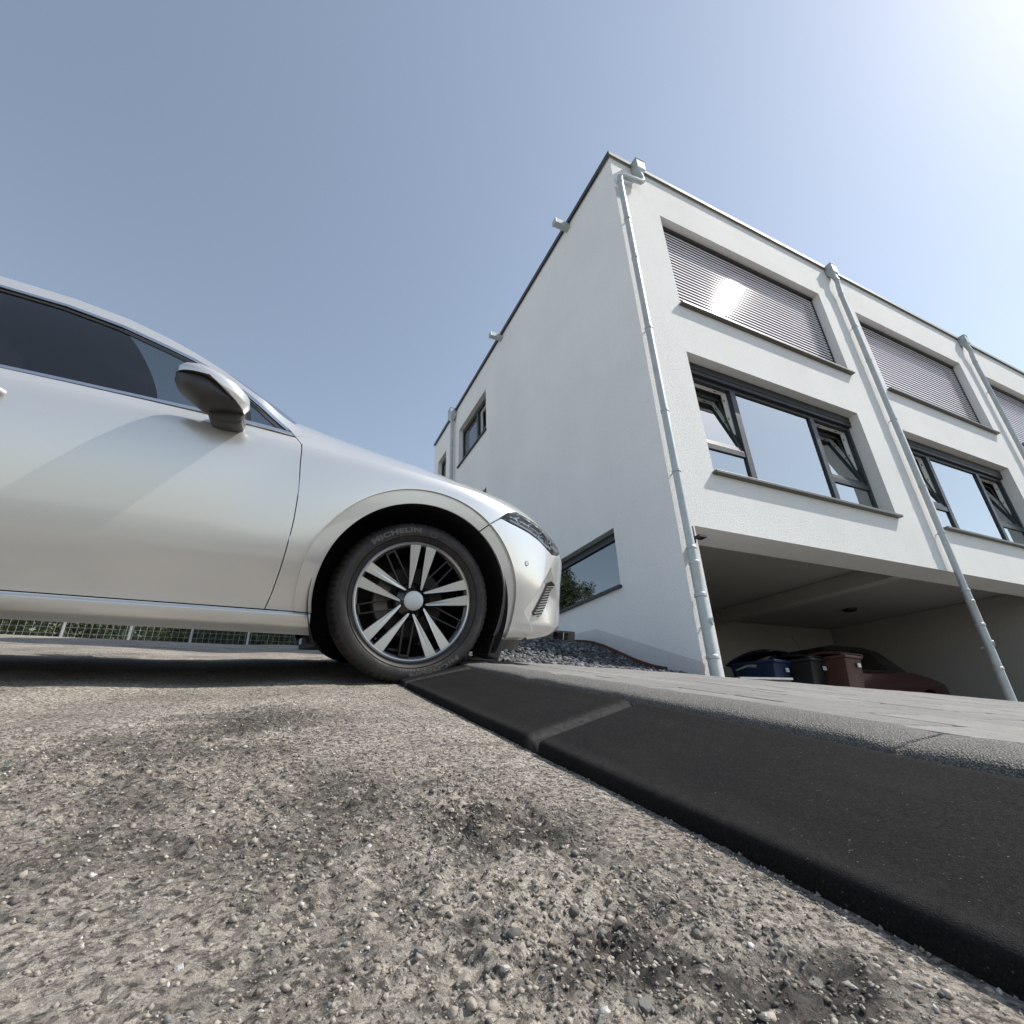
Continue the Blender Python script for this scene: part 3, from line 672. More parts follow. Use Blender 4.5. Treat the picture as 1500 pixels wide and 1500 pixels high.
# side wall: scuppers and one straight downpipe
for y in (5.14, 8.24): hp(MB().box((XC-.30, y-.06, ZR-.16), (XC+.05, y+.06, ZR-.05)).box((XC-.312, y-.067, ZR-.167), (XC-.295, y+.067, ZR-.043)), 'roof_spout', M_zinc, bevel=.004)
p = hp(MB().tube([(XC-.09, 11.62, ZR-.4), (XC-.09, 11.62, .9)], .05, 18), 'downpipe', M_zinc, smooth=True)
hp(head_box(XC-.1, 11.62, ZR-.12, (.18, .26, .26)), 'rainwater_head', M_zinc, p, bevel=.004)
hp(MB().tube([(XC-.1, 11.62, ZR-.28), (XC-.09, 11.62, ZR-.42)], .054, 18), 'outlet', M_zinc, p, smooth=True)
for z in (7.8, 5.6, 3.4): hp(MB().tube([(XC-.09, 11.62, z-.015), (XC-.09, 11.62, z+.015)], .058, 18).tube([(XC-.09, 11.62, z), (XC+.01, 11.62, z)], .008, 8), 'pipe_clip', M_zinc, p, smooth=True)

# ---- carport interior --------------------------------------------------------
LX, LY = 11.8, 6.8
hp(MB().box((XC+.05, 8.7, ZB), (XE-.31, 8.85, 2.51)), 'carport_wall', M_conc)
hp(MB().box((13.9, YF+.481, ZB), (14.1, 8.69, 2.51)), 'carport_wall', M_conc)
hp(MB().box((XC+.23, YF+.485, ZB), (XC+.26, 8.69, 1.82)).box((XC+.23, YF+.485, 1.8205), (XC+.26, 4.88, 2.51)).box((XC+.23, 7.26, 1.8205), (XC+.26, 8.69, 2.51)), 'carport_wall', M_conc)
hp(MB().lathe([(0, -.07), (.10, -.065), (.14, -.04), (.15, 0)], 28, lambda a, b, d: (LX+a, LY+b, 2.519+d)), 'ceiling_lamp', M_dark, smooth=True)
hp(MB().box((8.86, YF+.485, 2.26), (9.12, 8.695, 2.515)), 'beam', M_conc, bevel=.01)

# ---- car body surface functions (car frame: X forward, w half width, z up; front wheel centre at X=0) ----
def interp(x, pts):
    p = np.array(pts, float)
    return np.interp(x, p[:, 0], p[:, 1])
def smooth_interp(x, pts):
    p = np.array(pts, float); X, Y = p[:, 0], p[:, 1]
    m = np.gradient(Y, X); h = np.diff(X); d = np.diff(Y) / h
    for i in range(len(d)):
        if d[i] == 0: m[i] = m[i + 1] = 0
        else:
            a, b = m[i] / d[i], m[i + 1] / d[i]
            if a < 0: m[i] = 0
            if b < 0: m[i + 1] = 0
            s = np.hypot(max(a, 0), max(b, 0))
            if s > 3: m[i] *= 3 / s; m[i + 1] *= 3 / s
    x = np.clip(x, X[0], X[-1]); i = np.clip(np.searchsorted(X, x) - 1, 0, len(X) - 2)
    t = (x - X[i]) / h[i]
    return ((2*t**3-3*t**2+1)*Y[i] + (t**3-2*t**2+t)*h[i]*m[i] + (-2*t**3+3*t**2)*Y[i+1] + (t**3-t**2)*h[i]*m[i+1])
def sstep(x, a, b):
    t = np.clip((x - a) / (b - a), 0, 1); return t * t * (3 - 2 * t)
CREASE = [(-4.0,.90),(-2.5,.93),(-1.5,.925),(-.764,.906),(-.515,.890),(-.39,.880),(-.247,.872),(-.091,.858),(.071,.838),(.25,.812),(.42,.782),(.6,.758),(.8,.735),(1.1,.72)]
INSET = [(.14,.11),(.165,.085),(.205,.052),(.25,.048),(.34,.028),(.435,.0055),(.455,.0035),(.58,.0005),(.70,.002),(.80,.009),(.88,.020),(.95,.032)]
FRONTX = [(.14,.47),(.185,.60),(.205,.70),(.225,.78),(.25,.825),(.28,.853),(.33,.850),(.42,.840),(.52,.842),(.60,.846),(.65,.838),(.70,.812),(.735,.775),(.78,.71),(.84,.60)]
XS, XR, PE = .12, -3.05, 2.45
KS = .835
NPL = 420
_T = np.linspace(0, np.pi/2, 260)
def crease(X): return smooth_interp(X, CREASE)
def plan(z, topped=True):
    """half plan curve at height z, from rear centre round the near side to the front centre: arrays X, w"""
    ins = smooth_interp(z, INSET)
    b = .93 - ins
    a = (smooth_interp(z, FRONTX) - XS) / KS
    ar = .80 - .10 * abs(z - .5)
    Xf = XS + a * np.sin(_T) ** (2/PE); wf = b * np.cos(_T) ** (2/PE)
    Xr = XR - ar * np.sin(_T) ** (2/PE); wr = b * np.cos(_T) ** (2/PE)
    Xm = np.linspace(XR, XS, 300)[1:-1]
    X = np.concatenate([Xr[::-1], Xm, Xf]); w = np.concatenate([wr[::-1], np.full(len(Xm), b), wf])
    return X, w
ZT = np.linspace(.14, 1.02, 111)
def _table():
    PX, PW, US = [], [], None
    U = np.linspace(-4.6, 1.95, 900)
    for z in ZT:
        X, w = plan(z)
        s = np.concatenate([[0], np.cumsum(np.hypot(np.diff(X), np.diff(w)))])
        i0 = np.argmin(abs(X - 0) + (w < .5) * 9)   # u = X on the flat side
        s = s - s[i0] + X[i0]
        PX.append(np.interp(U, s, X)); PW.append(np.interp(U, s, w))
    return U, np.array(PX), np.array(PW)
UT, PXT, PWT = _table()
def _cr(a): return (((-.5*a+1)*a-.5)*a, (1.5*a-2.5)*a*a+1, ((-1.5*a+2)*a+.5)*a, (.5*a-.5)*a*a)
def _bil(T, u, z):
    """bicubic look-up"""
    fu = np.clip((u - UT[0]) / (UT[1] - UT[0]), 0, len(UT) - 1.001); fz = np.clip((z - ZT[0]) / (ZT[1] - ZT[0]), 0, len(ZT) - 1.001)
    i = fu.astype(int); j = fz.astype(int); wu = _cr(fu - i); wz = _cr(fz - j); r = 0
    for b in range(4):
        jj = np.clip(j + b - 1, 0, len(ZT) - 1)
        r = r + wz[b] * sum(wu[a] * T[jj, np.clip(i + a - 1, 0, len(UT) - 1)] for a in range(4))
    return r
VENT = [(.866,.470),(.885,.44),(.87,.38),(.83,.31),(.79,.262),(.755,.255),(.735,.27),(.75,.31),(.79,.39),(.83,.45)]
def body(u, z, extra=True):
    """side / front skin point for plan-arc coordinate u and height z -> X, w, z"""
    u = np.asarray(u, float); z = np.asarray(z, float)
    X = _bil(PXT, u, z); w = _bil(PWT, u, z)
    zc = crease(X); t = np.clip((z - zc + .05) / .05, 0, None)
    w = w - .009 * np.where(t < 1, t * t, 2 * t - 1)
    if extra:
        over = np.clip(z - zc, 0, 1); k = sstep(u, .1, -.3)
        w = w - over * .45 * k
        for xc in (0., -2.87):
            r = np.hypot(u - xc, z - .325)
            w = w + .016 * sstep(r, .80, .452) * sstep(z, .18, .50)
            w = w - .10 * np.clip(.452 - r, 0, .07)
        # scooped pocket round the fog vent
        d = pocket(u, z)
        X = X - .034 * d
        w = w - .012 * d
    return X, w, z
def pocket(u, z):
    # slanted teardrop hollow in the bumper corner
    cu, cz, ang = .672, .395, np.radians(48)
    a = (u - cu) * np.cos(ang) + (z - cz) * np.sin(ang); b = -(u - cu) * np.sin(ang) + (z - cz) * np.cos(ang)
    lo = sstep(b, .068, .044)               # crisp rear edge
    hi = sstep(b, -.24, -.03)                # fades towards the nose
    en = sstep(a, .16, .11) * sstep(a, -.155, -.12)
    return lo * hi * en
HC = [(-.9,.275),(-.6,.258),(-.4,.225),(-.2,.194),(0,.178),(.3,.153),(.6,.128),(.75,.112),(1.2,.10)]
XSP = .25
def hood(u, k):
    """upper skin: k=0 on the shoulder crease, k=1 on the centre line"""
    u = np.asarray(u, float); k = np.asarray(k, float)
    zt = ztop(u); X, w, z = body(u, zt, False)
    Xs = np.minimum(X, XSP)
    zs = crease(Xs) + smooth_interp(Xs, HC)
    f = 1 - (1 - k) ** 4.0
    return X + (Xs - X) * k, w * (1 - k), zt + (zs - zt) * f
_uu = np.linspace(-4.5, 1.9, 600)
_zz = np.full(600, .8)
for _ in range(30): _zz = .5 * _zz + .5 * crease(_bil(PXT, _uu, _zz))
def ztop(u): return np.interp(u, _uu, _zz)
GW0, GZ0, GT = .868, .935, .56
def green(X, z):
    """side glass / pillar surface, running into the wing at its front foot"""
    X = np.asarray(X, float); z = np.asarray(z, float)
    wg = GW0 - (z - GZ0) * GT - .10 * np.clip(z - 1.15, 0, 1) ** 2 * 4
    zt = ztop(X); wt = body(X, zt, False)[1]; zs = crease(np.minimum(X, XSP)) + smooth_interp(np.minimum(X, XSP), HC)
    wh = wt * (1 - np.clip((z - zt) / (zs - zt), 0, .97)) ** .25 + .0015
    t = sstep(X, -.70, -.52)
    return X, wg + (wh - wg) * t, z

# ------------------------------------------------------------------ the silver car
def mat_paint():
    m = NT('silver metallic paint'); b = m.bsdf(Base__Color=(.66, .655, .643, 1), Metallic=.54, Roughness=.29, Coat__Weight=1.0, Coat__Roughness=.012); return m.m
M_paint = mat_paint()
M_chrome = simple('chrome trim', (.75, .75, .76), .12, 1)
M_trim = worn('black trim', (.016, .016, .017), .45, 0, .2, 30)
M_greytrim = worn('grey plastic', (.034, .033, .032), .5, 0, .12, 30, .15, 500)
M_liner = worn('wheel well felt', (.012, .012, .012), .95, 0, .3, 40, .5, 200)
def mat_tyre():
    m = NT('tyre rubber'); b = m.bsdf(Roughness=.62); v = m.co()
    n = m.noise(v, 14, 6, .7); m.l(m.mix(m.ramp(n, [(.4, 0), (.75, .8)]), (.018, .017, .016), (.055, .047, .040)), b.inputs['Base Color'])
    m.l(m.bump(m.noise(v, 160, 3), .2, .002), b.inputs['Normal']); return m.m
M_tyre = mat_tyre()
M_letter = worn('raised tyre lettering', (.12, .108, .098), .6, 0, .15, 40)
M_gloss = simple('gloss black rim', (.008, .008, .009), .12, 0, Coat__Weight=.6)
M_mach = worn('machined alloy', (.60, .60, .60), .32, .8, .06, 6)
M_cap = worn('hub cap silver', (.60, .61, .62), .4, .3, .06, 9)
M_disc = worn('brake disc', (.03, .028, .026), .5, .5, .2, 20)
M_calip = worn('caliper', (.20, .185, .165), .6, .3, .3, 20)
def mat_autoglass():
    m = NT('tinted car glass'); g = m.n('ShaderNodeBsdfGlossy', Roughness=.01); t = m.n('ShaderNodeBsdfTransparent'); t.inputs[0].default_value = (.50, .54, .55, 1)
    fr = m.n('ShaderNodeFresnel', IOR=1.5); mr = m.n('ShaderNodeMapRange'); m.l(fr.outputs[0], mr.inputs[0]); mr.inputs[3].default_value = .06
    x = m.n('ShaderNodeMixShader'); m.l(mr.outputs[0], x.inputs[0]); m.l(t.outputs[0], x.inputs[1]); m.l(g.outputs[0], x.inputs[2]); m.l(x.outputs[0], m.out.inputs[0]); return m.m
M_cglass = mat_autoglass()
def mat_lens():
    m = NT('headlight cover'); g = m.n('ShaderNodeBsdfGlossy', Roughness=.01); t = m.n('ShaderNodeBsdfTransparent'); t.inputs[0].default_value = (.93, .95, .96, 1)
    fr = m.n('ShaderNodeFresnel', IOR=1.55); x = m.n('ShaderNodeMixShader'); m.l(fr.outputs[0], x.inputs[0]); m.l(t.outputs[0], x.inputs[1]); m.l(g.outputs[0], x.inputs[2]); m.l(x.outputs[0], m.out.inputs[0]); return m.m
M_lens = mat_lens()
M_cabin = worn('cabin trim', (.035, .034, .033), .7, 0, .2, 12)
M_seat = worn('dark leather', (.075, .07, .066), .5, 0, .2, 12, .15, 120)

gn = Vector((-SX, -SY, 1)).normalized(); gex = Vector((1, 0, SX)).normalized(); gey = gn.cross(gex)
car = empty('parked_car'); tag(car, 'silver saloon car with its front wheel against the rubber kerb ramp', 'car')
org = gex*.49 + gey*2.93
car.matrix_world = Matrix(((gex.x, gey.x, gn.x, org.x), (gex.y, gey.y, gn.y, org.y), (gex.z, gey.z, gn.z, org.z), (0, 0, 0, 1)))

def resample(poly, d):
    out = []
    for a, b in zip(poly, poly[1:]+poly[:1]):
        L = math.hypot(b[0]-a[0], b[1]-a[1]); n = max(1, int(math.ceil(L/d)))
        for i in range(n): out.append((a[0]+(b[0]-a[0])*i/n, a[1]+(b[1]-a[1])*i/n))
    return out
def patch(poly, surf, du, dv, side=-1, thick=.012, off=0., res=None):
    """grid a polygon in the parameter plane and map it on a body surface; returns V, N, F"""
    poly = resample(poly, res or max(du, dv))
    bm = bmesh.new(); bm.faces.new([bm.verts.new((u, v, 0)) for u, v in poly]); us = [p[0] for p in poly]; vs = [p[1] for p in poly]
    for ax, lo, hi, d in ((0, min(us), max(us), du), (1, min(vs), max(vs), dv)):
        k = math.floor(lo/d)+1
        while k*d < hi-1e-6:
            co = (k*d+1.3e-5, 0, 0) if ax == 0 else (0, k*d+1.3e-5, 0)
            bmesh.ops.bisect_plane(bm, geom=bm.verts[:]+bm.edges[:]+bm.faces[:], dist=1e-7, plane_co=co, plane_no=(1, 0, 0) if ax == 0 else (0, 1, 0)); k += 1
    bmesh.ops.remove_doubles(bm, verts=bm.verts, dist=1e-5)
    bmesh.ops.recalc_face_normals(bm, faces=bm.faces)
    bm.verts.index_update(); P = np.array([v.co[:2] for v in bm.verts])
    flip = sum(f.normal.z*f.calc_area() for f in bm.faces) < 0
    F = [[v.index for v in f.verts][::-1 if flip else 1] for f in bm.faces]
    B = []
    for e in bm.edges:
        if len(e.link_faces) == 1:
            l = e.link_loops[0]; a, b = l.vert.index, l.link_loop_next.vert.index; B.append((b, a) if flip else (a, b))
    bm.free()
    def S(u, v):
        X, w, z = surf(u, v); return np.stack([X, side*w, z], -1)
    e = 1.5e-3; u, v = P[:, 0], P[:, 1]
    V = S(u, v); N = np.cross(S(u+e, v)-S(u-e, v), S(u, v+e)-S(u, v-e)); N = N/np.maximum(np.linalg.norm(N, axis=1), 1e-12)[:, None]
    if side > 0: N = -N; F = [f[::-1] for f in F]; B = [(b, a) for a, b in B]
    # make sure the normals agree with the outside (away from the car's spine)
    V = V+N*off
    n = len(V)
    if thick:
        V2 = V-N*thick; nV = np.concatenate([V, V, V2]); sidev = np.zeros_like(V)
        for a, b in B:
            d = V[b]-V[a]; t = np.cross(d, N[a]); t = t/max(np.linalg.norm(t), 1e-9); sidev[a] += t; sidev[b] += t
        sidev /= np.maximum(np.linalg.norm(sidev, axis=1), 1e-9)[:, None]
        sn = np.where(np.linalg.norm(sidev, axis=1)[:, None] > 0, sidev, N)
        nN = np.concatenate([N, sn, sn]); F = F+[[n+b, n+a, 2*n+a, 2*n+b] for a, b in B]
        used = sorted({i for f in F for i in f}); mp = {o: i for i, o in enumerate(used)}
        return nV[used], nN[used], [[mp[i] for i in f] for f in F]
    return V, N, F
def merge(parts):
    V, N, F = [], [], []; n = 0
    for v, nn, f in parts: V.append(v); N.append(nn); F += [[i+n for i in x] for x in f]; n += len(v)
    return np.concatenate(V), np.concatenate(N), F
def skin(name, parts, mat, parent=None):
    V, N, F = merge(parts if isinstance(parts, list) else [parts]); return pyd(name, V, F, mat, parent or car, True, N)
def arc(xc, zc, R, a0, a1, n=40): return [(xc+R*math.cos(math.radians(a)), zc+R*math.sin(math.radians(a))) for a in np.linspace(a0, a1, n)]
def zline(u0, u1, d=.02, dz=0.):
    n = max(2, int(abs(u1-u0)/d)); return [(u, float(ztop(np.array([u]))[0])+dz) for u in np.linspace(u0, u1, n)]
GAP = [(-.540,.922),(-.515,.885),(-.509,.824),(-.498,.704),(-.496,.596),(-.502,.493),(-.515,.378),(-.532,.285),(-.541,.250)]
_s = np.array(GAP)[::-1]; _zz2 = np.linspace(_s[0, 1], _s[-1, 1], 60); GAP = [(float(smooth_interp(np.array([z]), [(b_, a_) for a_, b_ in _s])[0]), float(z)) for z in _zz2][::-1]
g = .0018
RA = .392
UM = 1.60
def umax(z): 
    j = np.argmin(abs(ZT-z)); i = np.argmax(PWT[j][500:] < 1e-6); return float(UT[500+i]) if i else 1.6
# front wing: side skin plus the turned-over top up to the bonnet gap
kg = [(-.55,.34),(-.42,.33),(-.3,.30),(-.15,.27),(.0,.24),(.15,.20),(.3,.16),(.40,.10),(.45,.03),(.462,.0)]
RB = .452
def arch_band(s, r):
    a = s/.42; return body(r*np.cos(a), .325+r*np.sin(a))
def band(a0, b0, a1, b1, side, xc=0.):
    k = .42*math.pi/180
    # (angle, radius) swapped so the outside stays outside
    def f(r, s): X, w, z = arch_band(-s, r); return X, w, z
    return patch([(RA, -a0*k), (RB, -b0*k), (RB, -b1*k), (RA, -a1*k)], f, .0075, .012, side, .012, 0, .006)
wing_side = [(-.541+g, .250)] + arc(0, .325, RB, 189.6, 51.4, 70) + [(.292, .685), (.340, .719), (.383, .752), (.437, .771), (.462, float(ztop(np.array([.462]))[0]))] + zline(.45, -.511, .02) + [(x+g, z) for x, z in GAP[1:-1] if z < .884]
wing_top = [(-.513, 0)] + [(u, 0) for u in np.linspace(-.49, .458, 40)] + [(u, max(0, k-.003)) for u, k in kg[::-1][1:-1]] + [(-.50, .33), (-.57, .16), (-.560, .07), (-.540, .036)]
def wing(side): return [band(191.3, 189.6, 53.2, 51.4, side), patch(wing_side, body, .016, .016, side, .012, 0, .010), patch(wing_top, hood, .02, .02, side, .008)]
skin('front_wing', wing(-1), M_paint); skin('front_wing', wing(1), M_paint)
hood_pts = [(u, k+.003) for u, k in kg if u > -.5][:-1] + [(.464, .003), (.470, .0)] + [(u, 0) for u in np.linspace(.5, 1.50, 40)] + [(1.50, 1.0)] + [(u, 1.0) for u in np.linspace(1.4, -.40, 50)] + [(-.42, .8)]
hd = skin('bonnet', [patch(hood_pts, hood, .02, .02, -1, .010, 0, .02), patch(hood_pts, hood, .03, .03, 1, .010, 0, .02)], M_paint)
bump_bot = lambda u: .188+.022*max(0, min(1, (u-.42)/.45))
bumper_o = [(.433, .19)] + arc(0, .325, RB, -16.9, 50.8, 40) + [(.294, .681), (.345, .714)] + [(.39,.703),(.45,.692),(.515,.679),(.59,.659),(.671,.629),(.722,.614),(.80,.622),(.90,.652),(.99,.69),(1.03,.72)] + zline(1.06, 1.54, .03, -.004) + [(umax(.6)-.004, .6), (umax(.3)-.01, .3), (umax(.24)-.03, .24)] + [(u, bump_bot(u)) for u in np.linspace(1.30, .40, 30)]
bump = skin('front_bumper', [band(-20.0, -17.2, 52.4, 50.8, -1), band(-20.0, -17.2, 52.4, 50.8, 1), patch(bumper_o, body, .0075, .0075, -1, .014, 0, .007), patch(bumper_o, body, .03, .03, 1, .014, 0, .02)], M_paint)
# lower black lip, sensor, fog vent
def lip(u, v):
    X, w, z = body(u, np.full_like(np.asarray(u, float), .2), False); return X-.03-.10*(.2-v), w-.02-.35*(.2-v), v
skin('chin_spoiler', [patch([(.40, .195)]+[(u, .199) for u in np.linspace(.5, 1.3, 30)]+[(1.3, .15)]+[(.40, .15)], lip, .03, .02, s, .01) for s in (-1, 1)], M_trim)
VENTP = [(.775,.489),(.805,.475),(.802,.421),(.752,.360),(.712,.316),(.685,.308),(.645,.315),(.640,.328),(.678,.375),(.725,.430),(.758,.470)]
for s in (-1, 1):
    vg = skin('fog_vent', patch(VENTP, body, .012, .012, s, 0, .003), M_dark)
    mb = []
    for z in np.arange(.322, .482, .0135):
        xs = []
        for (a, b), (c, d) in zip(VENTP, VENTP[1:]+VENTP[:1]):
            if (b-z)*(d-z) < 0: xs.append(a+(c-a)*(z-b)/(d-b))
        if len(xs) >= 2:
            lo, hi = min(xs)+.003, max(xs)-.003
            mb.append(patch([(lo, z-.014), (hi, z-.002), (hi, z+.002), (lo, z-.010)], body, .01, .02, s, .004, .010))
    o = skin('vent_slat', mb, M_mach, vg)
    X, w, z = [float(q_[0]) for q_ in body(np.array([.503]), np.array([.534]))]
    nrm = Vector((.28, s*.95, .03)).normalized(); bx = nrm.orthogonal().normalized(); by = nrm.cross(bx); P0 = Vector((X, s*w, z))
    MB().lathe([(0, .0025), (.008, .0025), (.0095, .001), (.0095, -.004)], 24, lambda a, b, d: tuple(P0+bx*a+by*b+nrm*d)).build('parking_sensor', M_cap, bump, smooth=True)
    MB().lathe([(.0095, .0015), (.0115, .0015), (.0115, -.004)], 24, lambda a, b, d: tuple(P0+bx*a+by*b+nrm*d)).build('sensor_ring', M_dark, bump, smooth=True)
# headlights
HLP = [(.344,.716),(.386,.749),(.439,.767)] + zline(.466, 1.02, .03, -.006) + [(.985,.688),(.90,.656),(.80,.626),(.722,.618),(.671,.633),(.59,.663),(.515,.683),(.45,.696),(.39,.707)]
M_hl = simple('headlight bezel', (.45, .45, .46), .2, .8)
M_hlc = simple('headlight reflector', (.80, .81, .83), .10, 1)
M_drl = simple('light guide', (.85, .86, .88), .25)
def shrink(poly, k, c=None):
    cx = sum(p[0] for p in poly)/len(poly); cy = sum(p[1] for p in poly)/len(poly); return [(cx+(x-cx)*k, cy+(y-cy)*k) for x, y in poly]
for s in (-1, 1):
    hl = skin('headlight', patch(HLP, body, .02, .012, s, .02, -.052), M_hl)
    skin('headlight_frame', [patch(HLP, body, .03, .02, s, .055, -.006)][0:0] or patch([(.347,.714),(.39,.7085),(.45,.698),(.515,.685),(.59,.665),(.671,.635),(.722,.620),(.80,.628),(.90,.658),(.90,.664),(.80,.634),(.722,.626),(.671,.641),(.59,.672),(.515,.692),(.45,.705),(.39,.716)], body, .02, .01, s, .05, -.003), M_trim, hl)
    skin('light_guide', [patch([(.41,.722),(.50,.706),(.60,.685),(.60,.694),(.50,.716),(.41,.732)], body, .02, .01, s, .012, -.014),
                         patch([(.62,.68),(.70,.655),(.76,.65),(.76,.664),(.70,.668),(.62,.692)], body, .02, .01, s, .012, -.018)], M_drl, hl)
    for (u, z, r) in ((.50, .738, .019), (.60, .722, .024), (.71, .700, .026), (.82, .690, .024)):
        X, w, zz = [float(q_[0]) for q_ in body(np.array([u]), np.array([z]))]; P0 = Vector((X-.03, s*(w-.03), zz))
        nrm = Vector((.9, s*.42, .05)).normalized(); bx = nrm.orthogonal().normalized(); by = nrm.cross(bx)
        MB().lathe([(0, .006), (r*.5, .004), (r*.72, -.002), (r*.78, -.004), (r*.98, .012), (r*1.1, .014), (r*1.12, -.02)], 28, lambda a, b, d: tuple(P0+bx*a+by*b+nrm*d)).build('lamp', M_hlc, hl, smooth=30)
    skin('brow', patch([(.42,.755),(.55,.752),(.70,.735),(.86,.722),(.86,.712),(.70,.722),(.55,.738),(.42,.744)], body, .03, .01, s, .02, -.022), M_hlc, hl)
    skin('headlight_glass', patch(HLP, body, .02, .012, s, 0, -.001), M_lens, hl)
# grille in the nose
skin('grille', [patch([(1.12,.40),(1.12,.66),(1.50,.67),(umax(.4)-.01,.40)], body, .03, .03, s, 0, .004) for s in (-1, 1)], M_dark)

# doors, sills, rear quarters
belt = [(-.54,.926),(-.727,.940),(-.846,.950),(-.97,.953),(-1.3,.962),(-1.645,.968)]
dgap = [(-1.645,.968),(-1.650,.80),(-1.640,.55),(-1.630,.40),(-1.632,.252)]
door_o = [(x-g, z) for x, z in GAP[::-1]] + belt[1:-1] + [(x+g, z) for x, z in dgap]
for s, d in ((-1, .017), (1, .04)):
    dr = skin('front_door', patch(door_o, body, d, d, s, .014, 0, .012), M_paint)
    P0 = (-1.50, s*.925, .86)
    MB().tube([(-1.40, s*.905, .862), (-1.415, s*.945, .863), (-1.46, s*.955, .865), (-1.56, s*.955, .868), (-1.60, s*.945, .870), (-1.615, s*.905, .871)], [.012, .013, .013, .013, .013, .012], 12).build('door_handle', M_paint, dr, smooth=True)
    rd_o = [(x-g, z) for x, z in dgap[::-1]] + [(-2.0,.972),(-2.4,.972),(-2.64,.968),(-2.625,.80),(-2.612,.665)] + arc(-2.87, .325, .416, 52, 0, 16)[1:] + [(-2.46, .28), (-2.47, .252)]
    rd = skin('rear_door', patch(rd_o, body, .04, .03, s, .014, 0, .03), M_paint)
    qp_o = [(-2.617,.665),(-2.63,.80),(-2.645,.968),(-2.9,.97),(-3.3,.97),(-4.2,.93),(-4.36,.90),(-4.36,.30),(-4.2,.25),(-3.5,.22),(-3.245,.25)] + arc(-2.87, .325, RA, 192-23, 54, 40)
    skin('rear_quarter', patch(qp_o, body, .05, .04, s, .014, 0, .03), M_paint)
    def rocker(u, v):
        X, w, z = body(u, v); return X, w+.014*sstep(v, .168, .232)-.012*sstep(v, .236, .246), z
    rk_o = [(-.377,.166)] + [(-.383,.20),(-.386,.245)] + [(-1.2,.2475),(-2.40,.2475),(-2.475,.245),(-2.47,.166)]
    skin('sill', patch(rk_o, rocker, .04, .006, s, .03, 0, .03), M_paint)
# side glass, pillars, roof
LTOP = [(-.455,.985),(-.50,1.000),(-.542,1.012),(-.618,1.050),(-.733,1.122),(-.851,1.206),(-.966,1.273),(-1.081,1.333),(-1.25,1.402),(-1.45,1.452),(-1.7,1.478),(-2.1,1.472),(-2.5,1.42),(-2.8,1.34),(-3.1,1.22),(-3.4,1.06),(-3.5,.99)]
GTOP = [(-.575,.946),(-.663,1.018),(-.744,1.083),(-.814,1.131),(-.882,1.173),(-.972,1.221),(-1.059,1.256),(-1.25,1.327),(-1.45,1.374),(-1.7,1.395),(-2.1,1.385),(-2.45,1.32),(-2.75,1.20),(-2.95,1.08),(-3.0,.985)]
def up(L, d): return [(x+d*.35, z+d) for x, z in L]
BELT2 = [(-.575,.946),(-.846,.966),(-1.3,.975),(-2.0,.982),(-3.0,.985)]
for s in (-1, 1):
    fr_o = up(GTOP, .020) + [(-3.35,.975),(-3.46,.98)] + LTOP[::-1] + [(-.47,.955),(-.54,.930)]
    skin('roof_pillar', patch(fr_o, green, .04, .025, s, .012, 0, .02), M_paint)
    ch_o = [(x, z) for x, z in up(GTOP, .004)] + up(GTOP, .0185)[::-1]
    skin('window_trim', [patch(ch_o, green, .03, .02, s, .008, .002, .015), patch([(-.545,.9285),(-.846,.9525),(-1.3,.964),(-2.0,.972),(-3.0,.974),(-3.0,.988),(-2.0,.986),(-1.3,.977),(-.846,.966),(-.56,.944)], green, .03, .02, s, .01, .004, .015)], M_chrome)
    gl = skin('side_window', patch(GTOP + BELT2[::-1][:-1], green, .05, .04, s, 0, -.008, .02), M_cglass)
    skin('pillar_cover', patch([(-1.62,.977),(-1.72,.978),(-1.74,1.392),(-1.66,1.391)], green, .05, .05, s, .004, .001), M_trim, gl)
    skin('pillar_cover', patch([(-.705,.955),(-.722,.957),(-.752,1.084),(-.737,1.076)], green, .03, .03, s, .004, .001), M_trim, gl)
    skin('rubber_seal', patch(GTOP[:-1] + [(x-.006, z-.012) for x, z in GTOP[:-1]][::-1], green, .03, .02, s, .004, -.004, .015), M_dark, gl)
def lid(X, r):
    X = np.asarray(X, float); lt = np.array(LTOP[::-1]); z0 = np.interp(X, lt[:, 0], lt[:, 1]); w0 = green(X, z0)[1]-.002
    cr = interp(X, [(-3.5,.03),(-2.6,.06),(-1.5,.045),(-1.0,.075),(-.45,.10)]); bow = interp(X, [(-3.4,-.14),(-2.7,-.10),(-2.2,0),(-1.55,0),(-1.2,.08),(-.46,.17)])
    q_ = 1-np.abs(r)**2.4
    return X+bow*q_, -w0*r, z0+cr*q_
def liddir(x0, x1, nm, mat, n=26, m=25, parent=None):
    xs = np.linspace(x0, x1, n); rs = np.linspace(-1, 1, m); A_, B_ = np.meshgrid(xs, rs); X, Y, Z = lid(A_, B_)
    V = np.stack([X, Y, Z], -1).reshape(-1, 3); F = [(j*n+i, j*n+i+1, (j+1)*n+i+1, (j+1)*n+i) for j in range(m-1) for i in range(n-1)]
    return pyd(nm, V, F, mat, parent or car, True)
liddir(-1.36, -.47, 'windscreen', M_cglass); rf = liddir(-2.62, -1.36, 'roof', M_paint); liddir(-3.38, -2.62, 'rear_window', M_cglass)
# boot lid and tail
V = []; F = []; xs = np.linspace(-3.36, -3.80, 10); rs = np.linspace(-1, 1, 15)
for x in xs:
    for r in rs: V.append((x-.08*(1-r*r), r*.80*(1-.25*max(0, (-x-3.5))/.3), .975+.05*(1-r*r)-.03*max(0, (-x-3.36))/.44))
F = [(i*15+j, i*15+j+1, (i+1)*15+j+1, (i+1)*15+j) for i in range(9) for j in range(14)]
pyd('boot_lid', V, F, M_paint, car, True)
